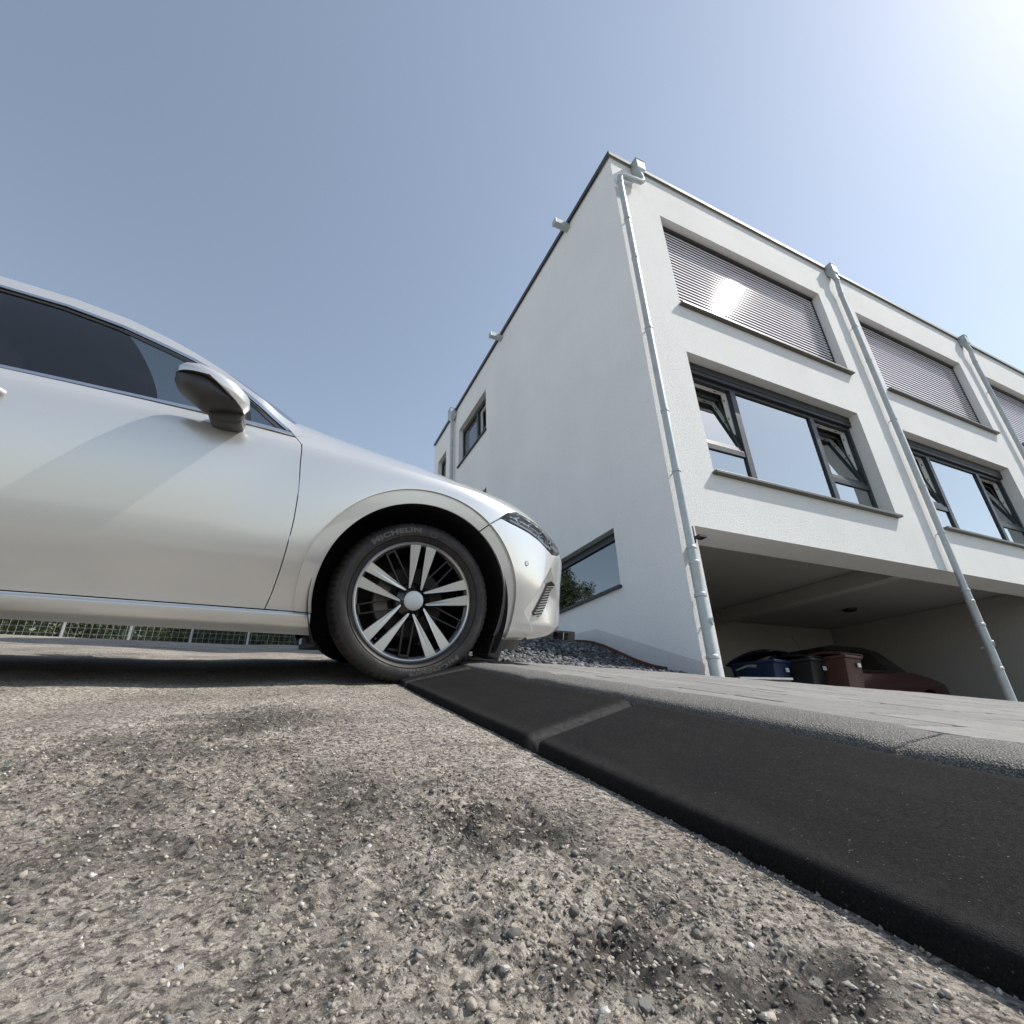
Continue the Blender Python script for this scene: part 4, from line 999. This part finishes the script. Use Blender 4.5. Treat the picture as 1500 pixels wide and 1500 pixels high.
# underbody, wheel wells, cabin
ub = MB(); ub.box((-3.7, -.50, .17), (.55, .50, .22)); ub.box((-2.42, -.80, .185), (-.42, .80, .225)); ub.box((-.40, -.55, .22), (.5, .55, .60)); ub.box((.46, -.72, .20), (.60, .72, .5)); ub.box((-3.7, -.7, .2), (-3.3, .7, .5)); ub.build('underbody', M_dark, car)
for xc in (0, -2.87):
    for s in (-1, 1):
        prof = []
        V = []; F = []; na = 40; a0, a1 = -28, 208
        for k in range(na+1):
            a = math.radians(a0+(a1-a0)*k/na)
            for R, w in ((RA+.012, .918), (RA+.016, .86), (RA+.02, .56), (.0, .54)): V.append((xc+R*math.cos(a), s*w, .325+R*math.sin(a)))
        for k in range(na):
            for i in range(3): b = k*4+i; F.append((b, b+1, b+5, b+4))
        pyd('wheel_well', V, F, M_liner, car, True)
# mud flap ahead of the wheel
for s in (-1, 1): MB().prism([(.345,.12),(.40,.10),(.43,.20),(.37,.21)], s*.86, s*.66, lambda u, v, d: (u, d, v)).build('air_deflector', M_dark, car, bevel=.008)
cb = MB(); cb.box((-3.1, -.78, .24), (-.5, .78, .30)); cb.box((-3.15, -.78, .30), (-3.05, .78, .95)); cb.box((-.72, -.78, .30), (-.60, .78, .93)); 
for s in (-1, 1): cb.box((-3.0, s*.80-.012, .30), (-.62, s*.80+.012, .95))
cb.build('cabin_tub', M_cabin, car)
V = []; F = []; 
db = MB(); db.prism([(-.50,.93),(-.62,.99),(-.80,.985),(-.90,.93),(-.88,.80),(-.72,.72),(-.52,.80)], -.77, .77, lambda u, v, d: (u, d, v)); db.build('dashboard', M_cabin, car, bevel=.02)
sw = MB(); c0 = Vector((-1.00, .37, .93)); ax = Vector((-.9, 0, .42)).normalized(); b1 = Vector((0, 1, 0)); b2 = ax.cross(b1)
sw.tube([c0+.18*(math.cos(a)*b1+math.sin(a)*b2) for a in np.linspace(0, 2*math.pi, 33)], .014, 10, False); sw.tube([c0-.17*b1, c0-.05*b1+ax*-.02, c0+.05*b1+ax*-.02, c0+.17*b1], [.012, .03, .03, .012], 10); sw.tube([c0, c0-ax*.25], .03, 10)
sw.build('steering_wheel', M_trim, car, smooth=True)
for x in (-1.55, -2.45):
    for s in (-1, 1):
        st = MB(); st.prism([(x+.45,.50),(x+.47,.58),(x+.05,.56),(x-.02,.44),(x+.40,.40)], s*.37-.24, s*.37+.24, lambda u, v, d: (u, d, v)); st.prism([(x+.08,.54),(x-.02,.85),(x-.10,1.10),(x-.19,1.09),(x-.12,.80),(x-.05,.46)], s*.37-.23, s*.37+.23, lambda u, v, d: (u, d, v))
        so = st.build('seat', M_seat, car, bevel=.035, segs=3, smooth=50)
        MB().prism([(x-.11,1.13),(x-.10,1.24),(x-.14,1.29),(x-.20,1.27),(x-.20,1.13)], s*.37-.13, s*.37+.13, lambda u, v, d: (u, d, v)).build('headrest', M_seat, so, bevel=.03, segs=3, smooth=50)
# wing mirrors: painted shell over a dark lower housing and foot
SH = [(-.944,1.008),(-.942,1.034),(-.925,1.050),(-.877,1.058),(-.829,1.048),(-.779,1.029),(-.734,1.004),(-.708,.976),(-.703,.945),(-.717,.922),(-.745,.936),(-.775,.962),(-.805,.988),(-.842,1.007),(-.885,1.017),(-.935,1.014)]
LO = [(-.940,1.012),(-.943,.990),(-.928,.962),(-.895,.936),(-.852,.910),(-.824,.905),(-.775,.915),(-.735,.920),(-.722,.930),(-.75,.955),(-.79,.990),(-.835,1.012),(-.885,1.020)]
def pillow(poly, wc, th, s, n=9, cen=None):
    poly = resample(poly, .012); cx, cz = cen or (sum(p[0] for p in poly)/len(poly), sum(p[1] for p in poly)/len(poly)); m_ = len(poly); V = []; F = []
    ks = [math.cos(a) for a in np.linspace(-math.pi/2, math.pi/2, 2*n+1)]; ds = [math.sin(a) for a in np.linspace(-math.pi/2, math.pi/2, 2*n+1)]
    for k, d in zip(ks, ds):
        kk = max(k, .02)**.75
        for x, z in poly: V.append((cx+(x-cx)*kk, s*(wc+th*d), cz+(z-cz)*kk))
    for i in range(2*n):
        for j in range(m_): F.append((i*m_+j, i*m_+(j+1) % m_, (i+1)*m_+(j+1) % m_, (i+1)*m_+j))
    F.append(tuple(range(m_))); F.append(tuple(2*n*m_+j for j in range(m_)))
    b = MB(); b.V = V; b.F = F; return b
for s in (-1, 1):
    mir = pillow(LO, 1.005, .088, s).build('wing_mirror', M_greytrim, car, smooth=60)
    pillow(SH, 1.005, .094, s, 9, (-.83, 1.0)).build('mirror_shell', M_paint, mir, smooth=60)
    MB().prism([(-.830,.945),(-.828,.895),(-.815,.884),(-.78,.880),(-.735,.884),(-.720,.894),(-.716,.93),(-.76,.95)], s*.885, s*1.00, lambda u, v, d: (u, d, v)).build('mirror_foot', M_greytrim, mir, bevel=.012, segs=3, smooth=50)

# ---- wheels --------------------------------------------------------------------
tyre_me = spoke_mes = None
PROF0 = [(.216,.862),(.222,.872),(.226,.8835),(.232,.886),(.236,.893),(.246,.898),(.250,.8955),(.254,.9005),(.268,.904),(.290,.9035),(.297,.9025),(.300,.8995),(.303,.900),(.312,.893),(.3185,.884),(.3235,.872),(.3270,.850),(.3285,.836),(.3225,.833),(.3225,.826),(.3290,.823),(.3295,.796),(.3235,.793),(.3235,.785),(.3295,.782),(.3290,.755),(.3225,.752),(.3225,.745),(.328,.742),(.324,.715),(.314,.693),(.300,.684),(.268,.680),(.232,.690),(.216,.71)]
PROF = [((.302-(.302-r)*(.302-.2395)/(.302-.216)) if r < .302 else r, d) for r, d in PROF0]
RS = .2435/.2235
def tyre_mesh():
    SEG = 288; V = []; F = []; m_ = len(PROF)
    for k in range(SEG):
        a = 2*math.pi*k/SEG; ph = k % 4
        for i, (r, d) in enumerate(PROF):
            rr = r
            if ph == 0 and .838 < d < .886 and r > .312: rr = r-.006
            if ph == 0 and .70 < d < .75 and r > .312: rr = r-.006
            if ph == 2 and (.797 < d < .822 or .756 < d < .781) and r > .32: rr = r-.004
            V.append((rr*math.cos(a), d, rr*math.sin(a)))
    for k in range(SEG):
        for i in range(m_-1): a = k*m_+i; b = ((k+1) % SEG)*m_+i; F.append((a, a+1, b+1, b))
    me = bpy.data.meshes.new('tyre'); me.from_pydata(V, [], F); me.update()
    bm = bmesh.new(); bm.from_mesh(me); bmesh.ops.recalc_face_normals(bm, faces=bm.faces); bm.to_mesh(me); bm.free()
    me.polygons.foreach_set('use_smooth', [True]*len(me.polygons)); me.set_sharp_from_angle(angle=math.radians(38)); me.materials.append(M_tyre); return me
def side_r(r):
    p = [(a, b) for a, b in PROF if b > .86 and a < .32]; return float(np.interp(r, [a for a, b in p], [b for a, b in p]))
def text_mesh(body_, r0, h, a_start, a_end, lift=.0016, bold=.02, name='lettering'):
    cu = bpy.data.curves.new(name, 'FONT'); cu.body = body_; cu.size = 1; cu.offset = bold; cu.space_character = 1.08; cu.resolution_u = 3
    o = bpy.data.objects.new(name, cu); C.objects.link(o); bpy.context.view_layer.update()
    me0 = o.evaluated_get(bpy.context.evaluated_depsgraph_get()).to_mesh(); bm = bmesh.new(); bm.from_mesh(me0); bpy.data.objects.remove(o); bpy.data.curves.remove(cu)
    bmesh.ops.triangulate(bm, faces=bm.faces)
    bmesh.ops.subdivide_edges(bm, edges=[e for e in bm.edges if e.calc_length() > .25], cuts=2, use_grid_fill=False); bmesh.ops.triangulate(bm, faces=bm.faces)
    xs = [v.co.x for v in bm.verts]; ys = [v.co.y for v in bm.verts]; x0, x1, y0, y1 = min(xs), max(xs), min(ys), max(ys)
    for v in bm.verts:
        a = math.radians(a_start+(a_end-a_start)*(v.co.x-x0)/(x1-x0)); r = r0+h*(v.co.y-y0)/(y1-y0)
        v.co = (r*math.cos(a), side_r(r)+lift, r*math.sin(a))
    me = bpy.data.meshes.new(name); bm.to_mesh(me); bm.free(); me.materials.append(M_letter); return me
def spoke_meshes():
    fn = lambda r, o, d: (o, d, r)
    def face(sg):
        P = [(.213,.0105),(.2125,.030),(.209,.0465),(.17,.0415),(.12,.034),(.08,.0285),(.050,.0245),(.042,.0225),(.046,.0185),(.08,.0165),(.13,.0135)]
        P = [(r, sg*(o if o < .02 else o*1.10)) for r, o in P]
        def dish(r): return .862+.016*(r/.21) - .006*max(0, (.07-r)/.07)
        f2 = lambda r, o, d: (o, dish(r)+d, r)
        a = MB().prism(P if sg > 0 else P[::-1], 0, .0025, f2)
        b = MB().prism([(r, o*(1.04 if abs(o) > .02 else .97)) for r, o in (P if sg > 0 else P[::-1])], -.030, -.0004, f2)
        return a, b
    return [face(1), face(-1)]
WL = {}
def build_wheel(detail=True):
    rim = MB()
    f = lambda a, b, d: (a, d, b)
    rim.lathe([(r*RS, d) for r, d in ((.222,.870),(.218,.866),(.205,.858),(.196,.80),(.19,.74),(.20,.70),(.222,.69))], 96, f)
    w = rim.build('wheel', M_gloss, car, smooth=40)
    ty = link('tyre', tyre_mesh(), None, w)
    MB().lathe([(.2205,.866),(.2235,.8795),(.2165,.8840),(.2120,.8815),(.2095,.8690)], 120, f).build('rim_lip', M_mach, w, smooth=50)
    # black web: hub, ten backing spokes, five thin ribs
    MB().lathe([(.0, .868), (.036, .868), (.040, .862), (.062, .852), (.070, .838), (.070, .80)], 60, f).build('hub', M_gloss, w, smooth=40)
    A0 = math.radians(-4.5)
    for k in range(5):
        R = Matrix.Rotation(A0*-1+k*2*math.pi/5, 4, 'Y')
        for a, b in spoke_meshes():
            o = a.build('spoke', M_mach, w, bevel=.0008, segs=1); o.matrix_parent_inverse = Matrix(); o.matrix_basis = R
            o2 = b.build('spoke_back', M_gloss, w); o2.matrix_basis = R
        R2 = Matrix.Rotation(A0*-1+(k+.5)*2*math.pi/5, 4, 'Y')
        rb = MB()
        for sg in (-1, 1): rb.prism([(.206, sg*.013), (.206, sg*.0195), (.06, sg*.023), (.055, sg*.0165)][::sg], .836, .852, lambda r, o, d: (o, d+.012*(r/.2), r))
        rb.prism([(.206, -.013), (.206, .013), (.197, .013), (.197, -.013)], .836, .852, lambda r, o, d: (o, d+.012*(r/.2), r))
        o = rb.build('rib', M_gloss, w, bevel=.0015); o.matrix_basis = R2
        bl = MB().lathe([(0, .850), (.0075, .850), (.009, .845), (.009, .83)], 12, lambda a, b, d: (a, d, b+.053)); o = bl.build('wheel_bolt', M_dark, w, smooth=40); o.matrix_basis = R
    MB().lathe([(0, .8795), (.020, .879), (.033, .8765), (.0362, .8735), (.0368, .862)], 48, f).build('hub_cap', M_cap, w, smooth=40)
    MB().lathe([(.05, .79), (.145, .79), (.145, .765), (.05, .765)], 80, f, True).build('brake_disc', M_disc, w, smooth=40)
    cal = MB(); na = 10
    P = [(.155*math.cos(a), .155*math.sin(a)) for a in np.linspace(math.radians(150), math.radians(215), na)] + [(.095*math.cos(a), .095*math.sin(a)) for a in np.linspace(math.radians(215), math.radians(150), na)]
    cal.prism(P, .74, .818, lambda u, v, d: (u, d, v)); cal.build('caliper', M_calip, w, bevel=.006)
    for ch in w.children:
        if ch.name.split('.')[0] not in ('tyre', 'caliper', 'brake_disc', 'lettering'): ch.matrix_basis = Matrix.Diagonal((RS, 1, RS, 1)) @ ch.matrix_basis
    if detail:
        for q_ in (0, math.pi):
            o = link('lettering', text_mesh('MICHELIN', .2785, .0220, 133, 91, .0016, .05), None, w); o.matrix_basis = Matrix.Rotation(q_, 4, 'Y')
        for (t, r, h, a0, a1) in (('225/50 R17', .2665, .0085, 262, 285), ('TUBELESS', .2665, .007, 240, 253), ('94W', .2665, .008, 292, 299), ('RADIAL X', .2665, .007, 122, 108), ('OUTSIDE', .2665, .007, 72, 60)):
            up_ = a0 > a1
            o = link('lettering', text_mesh(t, r if up_ else r+h, h if up_ else -h, a0, a1, .0012, .01), None, w)
        MB().lathe([(.0075, .001), (.0092, .001)], 30, lambda a, b, d: (.278*math.cos(math.radians(80))+a*1.7*math.sin(math.radians(80))+b*math.cos(math.radians(80)), side_r(.278)+d+.0006, .278*math.sin(math.radians(80))-a*1.7*math.cos(math.radians(80))+b*math.sin(math.radians(80)))).build('maker_mark', M_letter, w)
    return w
wf = build_wheel()
# the parts are built on +y (outer face towards +d); mirror to the near side by a half turn about z
def place_wheel(w, X, s, z):
    w.matrix_basis = Matrix.Translation((X, 0, z)) @ (Matrix.Scale(-1, 4, (0, 1, 0)) if s < 0 else Matrix())
place_wheel(wf, 0, -1, .325)
def copy_wheel(src, X, s, z):
    c = src.copy(); C.objects.link(c)
    for ch in list(src.children):
        d = ch.copy(); C.objects.link(d); d.parent = c; d.matrix_parent_inverse = ch.matrix_parent_inverse.copy()
    place_wheel(c, X, s, z)
for X, s, z in ((0, 1, .325), (-2.87, -1, .30), (-2.87, 1, .30)): copy_wheel(wf, X, s, z)

# ------------------------------------------------------------------ things in the carport
def floor_z(x, y): return float(drive_z(x, y))-.03
def wheelie_bin(x, y, rz, col, lidcol, label, lid_open=0.):
    base = empty('wheelie_bin', (x, y, floor_z(x, y))); base.rotation_euler = (0, 0, rz); tag(base, label, 'bin', 'wheelie bins in the carport')
    M1 = worn('bin '+label[:5], col, .5, 0, .15, 8); M2 = worn('lid '+label[:5], lidcol, .45, 0, .15, 8)
    m = MB(); n = 0
    def ring(z, a, b0, b1): return [(-a, b0, z), (a, b0, z), (a, b1, z), (-a, b1, z)]
    L = [ring(.06, .215, -.22, .24), ring(.55, .25, -.28, .30), ring(.93, .275, -.33, .345), ring(.935, .295, -.355, .365), ring(.975, .295, -.355, .365)]
    for r in L: m.V += r
    for i in range(4):
        for k in range(4): m.F.append((i*4+k, i*4+(k+1) % 4, (i+1)*4+(k+1) % 4, (i+1)*4+k))
    m.F.append((3, 2, 1, 0)); m.build('body', M1, base, bevel=.012, segs=2, smooth=40)
    r = MB()
    for sx in (-1, 1): r.box((sx*.18-.012, -.30, .12), (sx*.18+.012, -.26, .90), Matrix.Rotation(-.06, 4, 'X') @ Matrix.Translation((0, .015, 0)))
    r.build('rib', M1, base, bevel=.004)
    l = MB(); nn = 9
    for j in range(nn):
        t = j/(nn-1); yy = -.37+.76*t; zz = .985+.065*math.sin(math.pi*min(1, t*1.0))**.8
        l.V += [(-.30, yy, zz-.02), (-.27, yy, zz+.012), (.27, yy, zz+.012), (.30, yy, zz-.02)]
    for j in range(nn-1):
        for k in range(3): l.F.append((j*4+k, j*4+k+1, j*4+5+k, j*4+4+k))
    if lid_open:
        R = Matrix.Translation((0, .37, .98)) @ Matrix.Rotation(-lid_open, 4, 'X') @ Matrix.Translation((0, -.37, -.98)); l.V = [tuple(R @ Vector(v)) for v in l.V]
    lo = l.build('lid', M2, base, smooth=50); md = lo.modifiers.new('thickness', 'SOLIDIFY'); md.thickness = .012
    MB().tube([(-.20, .40, .96), (-.20, .45, .975), (.20, .45, .975), (.20, .40, .96)], .014, 10).build('handle', M2, base, smooth=True)
    for sx in (-1, 1): MB().lathe([(0, -.022), (.085, -.022), (.10, -.015), (.10, .015), (.085, .022), (0, .022)], 24, lambda a, b, d: (sx*.25+d, .24+a, .10+b)).build('wheel', M_dark, base, smooth=40)
    MB().box((.06, -.3535, .80), (.15, -.337, .86), Matrix.Rotation(-.0, 4, 'X')).build('sticker', M_whitepvc, base)
    return base
wheelie_bin(6.98, 5.62, .25, (.012, .030, .085), (.010, .014, .030), 'blue wheelie bin with half open dark lid beside the back wall', .16)
wheelie_bin(7.62, 5.45, .20, (.014, .014, .015), (.012, .012, .013), 'black wheelie bin between the blue bin and the brown one')
wheelie_bin(8.12, 5.22, .16, (.075, .030, .022), (.085, .036, .026), 'brown wheelie bin standing in front of the dark red car')

def parked_suv():
    o = empty('parked_suv', (9.95, 6.4, floor_z(10, 6.4))); tag(o, 'dark red car with black roof parked deep in the carport behind the bins', 'car')
    Mr = simple('dark red paint', (.07, .008, .010), .25, .3, Coat__Weight=1.0); Mk = simple('black paint', (.006, .006, .007), .2, 0, Coat__Weight=.6)
    fn = lambda w: (lambda u, v, d: (u, w+d*1.0, v))
    side = [(0.02,.35),(0,.62),(.06,.95),(.10,1.02),(2.75,1.02),(3.35,.92),(3.8,.80),(3.9,.55),(3.86,.28),(3.55,.25)] + arc(3.10, .31, .36, 0, 180, 14) + [(2.6,.22),(1.2,.22)] + arc(.80, .31, .36, 0, 180, 14) + [(.25,.28)]
    MB().prism(side, -.0, 1.78, lambda u, v, d: (u, d, v)).build('body', Mr, o, bevel=.04, segs=3, smooth=50)
    top = [(.11,1.022),(.16,1.40),(.30,1.53),(.60,1.57),(1.6,1.56),(2.1,1.47),(2.70,1.05),(2.72,1.022)]
    c = MB(); n = len(top); c.V = [(u, .10+.16*(v-1.0)/.55, v) for u, v in top]+[(u, 1.68-.16*(v-1.0)/.55, v) for u, v in top]
    c.F = [tuple(range(n)), tuple(range(2*n-1, n-1, -1))]+[(i, (i+1) % n, n+(i+1) % n, n+i) for i in range(n)]
    cab = c.build('cabin', Mk, o, bevel=.03, segs=3, smooth=50)
    for a, b in ((.30, 1.05), (1.12, 2.02)):
        MB().prism([(a,1.08),(b,1.08),(b-(.28 if a > 1 else .02),1.45),(a+(.0 if a > 1 else .08),1.47)], 0, .004, lambda u, v, d: (u, .10+.16*(v-1.0)/.55-.006-d, v)).build('side_window', M_cglass, cab)
    MB().prism([(.18,1.10),(1.6,1.10),(1.5,1.42),(.28,1.42)], 0, .004, lambda u, v, d: (.105+.06*(v-1.02)/.4-.012-d, u, v)).build('rear_window', M_cglass, cab)
    MB().tube([(.45, .89, 1.57), (.30, .89, 1.86)], .004, 6).build('antenna', M_dark, o)
    for x in (.80, 3.10):
        for yy, s in ((.02, -1), (1.76, 1)):
            w = MB().lathe([(.20, .02), (.22, .05), (.30, .05), (.325, .03), (.33, -.10), (.2, -.1)], 32, lambda a, b, d: (x+a, yy+s*(d-.04), .31+b)).build('wheel', M_tyre, o, smooth=40)
            MB().lathe([(0, .03), (.05, .03), (.20, .015), (.205, .04), (.215, .04)], 20, lambda a, b, d: (x+a, yy+s*(d-.045), .31+b)).build('rim', M_mach, w, smooth=40)
    for yy in (.10, 1.50): MB().box((-.012, yy, .78), (.05, yy+.18, .98)).build('tail_light', simple('tail lamp', (.25, .01, .01), .2), o, bevel=.01)
    MB().box((-.02, .25, .40), (.03, 1.53, .52)).build('bumper', Mk, o, bevel=.02)
    MB().box((-.006, .60, .66), (.02, 1.18, .77)).build('number_plate', M_whitepvc, o)
parked_suv()
# handcart with pale boards just inside the pier
hc = empty('hand_cart', (5.22, 4.6, floor_z(5.2, 4.6))); tag(hc, 'low hand cart with pale boards and a black handle behind the pier', 'cart')
for k in range(4): MB().box((-.28+.0, -.32+.16*k, .36), (.62, -.32+.16*k+.15, .385+.006*(k % 2))).build('board', worn('pale board', (.45, .44, .41), .7, 0, .2, 20), hc, bevel=.003)
MB().box((-.26, -.30, .31), (.60, -.26, .358)).box((-.26, .26, .31), (.60, .30, .358)).build('frame', M_dark, hc)
for x in (-.1, .45):
    for s in (-1, 1): MB().lathe([(0, -.02), (.12, -.02), (.13, 0), (.12, .02), (0, .02)], 20, lambda a, b, d: (x+a, s*.34+d, .18+b-.05)).build('wheel', M_dark, hc, smooth=40)
MB().tube([(-.20, -.25, .36), (-.26, -.25, .46), (-.05, -.24, .52), (.12, -.22, .525)], [.016, .016, .018, .024], 10).build('handle', M_dark, hc, smooth=True)

# pallet on the gravel in front of the shaded wall
pl = empty('wooden_pallet', (3.05, 5.7, float(gravel_z(3.05, 5.7))+.015)); pl.rotation_euler = (math.atan(.181)+.05, 0, .1); tag(pl, 'small weathered wooden pallet lying on the gravel behind the bumper', 'pallet')
Mw = worn('weathered wood', (.16, .14, .115), .85, 0, .35, 18, .3, 90)
for k in range(5): MB().box((-.4, -.3+.125*k, .10), (.4, -.3+.125*k+.09, .122)).build('board', Mw, pl, bevel=.002)
for x in (-.4, -.05, .3):
    for y in (-.3, -.05, .19): MB().box((x, y, .0), (x+.1, y+.1, .0985)).build('block', Mw, pl, bevel=.003)

# ------------------------------------------------------------------ up the street: fence, shrubs, trees
def leaf_mat(name, col):
    m = NT(name); b = m.bsdf(Roughness=.55); n = m.noise(m.co(), 3, 3); m.l(m.mix(1.0, col, m.ramp(n, [(.3, .65), (.7, 1.25)]), 'MULTIPLY'), b.inputs['Base Color'])
    b.inputs['Transmission Weight'].default_value = 0; return m.m
LM = [leaf_mat('leaf mid', (.060, .085, .028)), leaf_mat('leaf dark', (.035, .055, .020)), leaf_mat('leaf light', (.10, .125, .045))]
def leaves(name, cl, per, size, parent, squash=1.):
    """cl: clump centres (x,y,z,r); many small leaf faces"""
    P = []; 
    for (x, y, z, r) in cl:
        d = rng.normal(size=(per, 3)); d /= np.linalg.norm(d, axis=1)[:, None]; rr = r*rng.random(per)**.45
        P.append(np.array([x, y, z])+d*rr[:, None]*np.array([1, 1, squash]))
    P = np.concatenate(P); n = len(P); a = rng.normal(size=(n, 3)); a /= np.linalg.norm(a, axis=1)[:, None]; b = np.cross(a, rng.normal(size=(n, 3))); b /= np.linalg.norm(b, axis=1)[:, None]
    s = size*rng.uniform(.6, 1.3, n)[:, None]
    V = np.stack([P-a*s, P+b*s*.45, P+a*s, P-b*s*.45], 1).reshape(-1, 3); me = bpy.data.meshes.new(name); me.vertices.add(4*n); me.vertices.foreach_set('co', V.ravel()); me.loops.add(4*n); me.polygons.add(n)
    me.loops.foreach_set('vertex_index', np.arange(4*n, dtype=np.int32)); me.polygons.foreach_set('loop_start', np.arange(n)*4); me.update()
    for m in LM: me.materials.append(m)
    me.polygons.foreach_set('material_index', np.repeat(rng.choice(3, len(cl), p=[.5, .3, .2]), per).astype(np.int32)); return link(name, me, None, parent)
M_bark = worn('bark', (.10, .08, .06), .9, 0, .35, 14, .5, 40)
def tree(x, y, h, r, label):
    z = float(road_z(x, y))-.1; t = empty('broadleaf_tree', (x, y, z)); tag(t, label, 'tree', 'trees up the street')
    m = MB(); m.tube([(0, 0, 0), (.05, .02, h*.25), (-.03, .05, h*.5), (.04, 0, h*.8)], [.16, .12, .09, .03], 10); cl = []
    for k in range(10):
        a = k*2.4; zz = h*(.32+.05*k); L = r*(1-.04*k)*random.uniform(.7, 1); e = (L*math.cos(a), L*math.sin(a), zz+L*.55)
        m.tube([(0, 0, zz), (e[0]*.5, e[1]*.5, zz+L*.22), e], [.05, .035, .012], 7)
        for f in (.55, .8, 1.05): cl.append((e[0]*f+random.uniform(-.3, .3), e[1]*f+random.uniform(-.3, .3), zz+L*.5*f+random.uniform(-.2, .5), random.uniform(.35, .75)))
    cl += [(random.uniform(-.5, .5), random.uniform(-.5, .5), h*random.uniform(.75, 1.02), random.uniform(.4, .8)) for _ in range(8)]
    m.build('trunk', M_bark, t, smooth=True); leaves('crown', cl, 230, .075, t)
tree(-6.0, 23.5, 6.3, 2.1, 'broad leafy tree up the street beyond the fence, nearest the road')
tree(-8.6, 27, 8.2, 2.5, 'tallest leafy tree up the street beyond the fence')
tree(-4.0, 21.8, 4.2, 1.6, 'smaller leafy tree up the street to the right of the others')
def shrub(x, y, r, h, label):
    z = float(road_z(x, y)); t = empty('shrub', (x, y, z)); tag(t, label, 'shrub', 'shrubs behind the wire fence')
    m = MB(); cl = []
    for k in range(7):
        a = k*.9+random.random(); e = (r*.7*math.cos(a), r*.7*math.sin(a), h*random.uniform(.6, .95)); m.tube([(0, 0, 0), (e[0]*.4, e[1]*.4, e[2]*.5), e], [.02, .014, .005], 6)
        for f in (.25, .5, .75, 1): cl.append((e[0]*f*1.2, e[1]*f*1.2, e[2]*f, r*.55))
    m.build('stem', M_bark, t, smooth=True); leaves('foliage', cl, 110, .045, t)
for i, (x, y, r, h, lb) in enumerate(((-6.4, 12.6, 1.0, 1.6, 'leftmost green shrub behind the wire fence'), (-5.0, 12.3, .95, 1.5, 'round green shrub behind the wire fence, left of the middle posts'), (-3.4, 12.5, 1.0, 1.5, 'green shrub behind the wire fence under the middle of the car sill'), (-1.8, 12.2, .95, 1.5, 'green shrub behind the wire fence next to the far kerb ramp'), (-.3, 12.0, .9, 1.4, 'yellowish shrub beside the tyre at the right end of the fence'))): shrub(x, y, r, h, lb)
hg = empty('hedge', (-3, 14.2, float(road_z(-3, 14.2)))); tag(hg, 'long dark green hedge behind the wire fence', 'hedge')
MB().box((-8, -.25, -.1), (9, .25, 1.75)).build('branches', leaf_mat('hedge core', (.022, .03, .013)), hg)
leaves('foliage', [(random.uniform(-8.2, 9.2), random.uniform(-.35, .3), random.uniform(0, 1.9), .32) for _ in range(260)], 70, .05, hg)
fe = empty('wire_fence', (-4, 11.0, float(road_z(-4, 11)))); tag(fe, 'low wire mesh fence with pale metal posts across the far end of the road', 'fence')
M_post = worn('galvanised post', (.42, .43, .43), .5, .5, .1, 10)
for k in range(11): MB().tube([(-5+.95*k, 0, -.1), (-5+.95*k, 0, 1.1)], .024, 10).build('post', M_post, fe, smooth=True)
w = MB()
for z in np.arange(.06, 1.05, .1): w.tube([(-5, -.03, z), (4.5, -.03, z)], .0022, 4, False)
for x in np.arange(-5, 4.5, .1): w.tube([(x, -.034, .04), (x, -.034, 1.04)], .0022, 4, False)
tag(w.build('wire_mesh', M_post, fe), kind='stuff')
M_grass = mat_ground('rough ground', (.06, .065, .035), (.12, .11, .07), 3)
sheet('ground', np.concatenate([np.linspace(-500, -62, 12), np.linspace(-60, 60, 25), np.linspace(65, 500, 12)]), np.concatenate([np.linspace(-500, -62, 12), np.linspace(-60, 90, 40), np.linspace(95, 600, 12)]), lambda x, y: SY*yflat(np.clip(y, -60, None))-.9+SX*np.clip(x, -60, 60), M_grass)
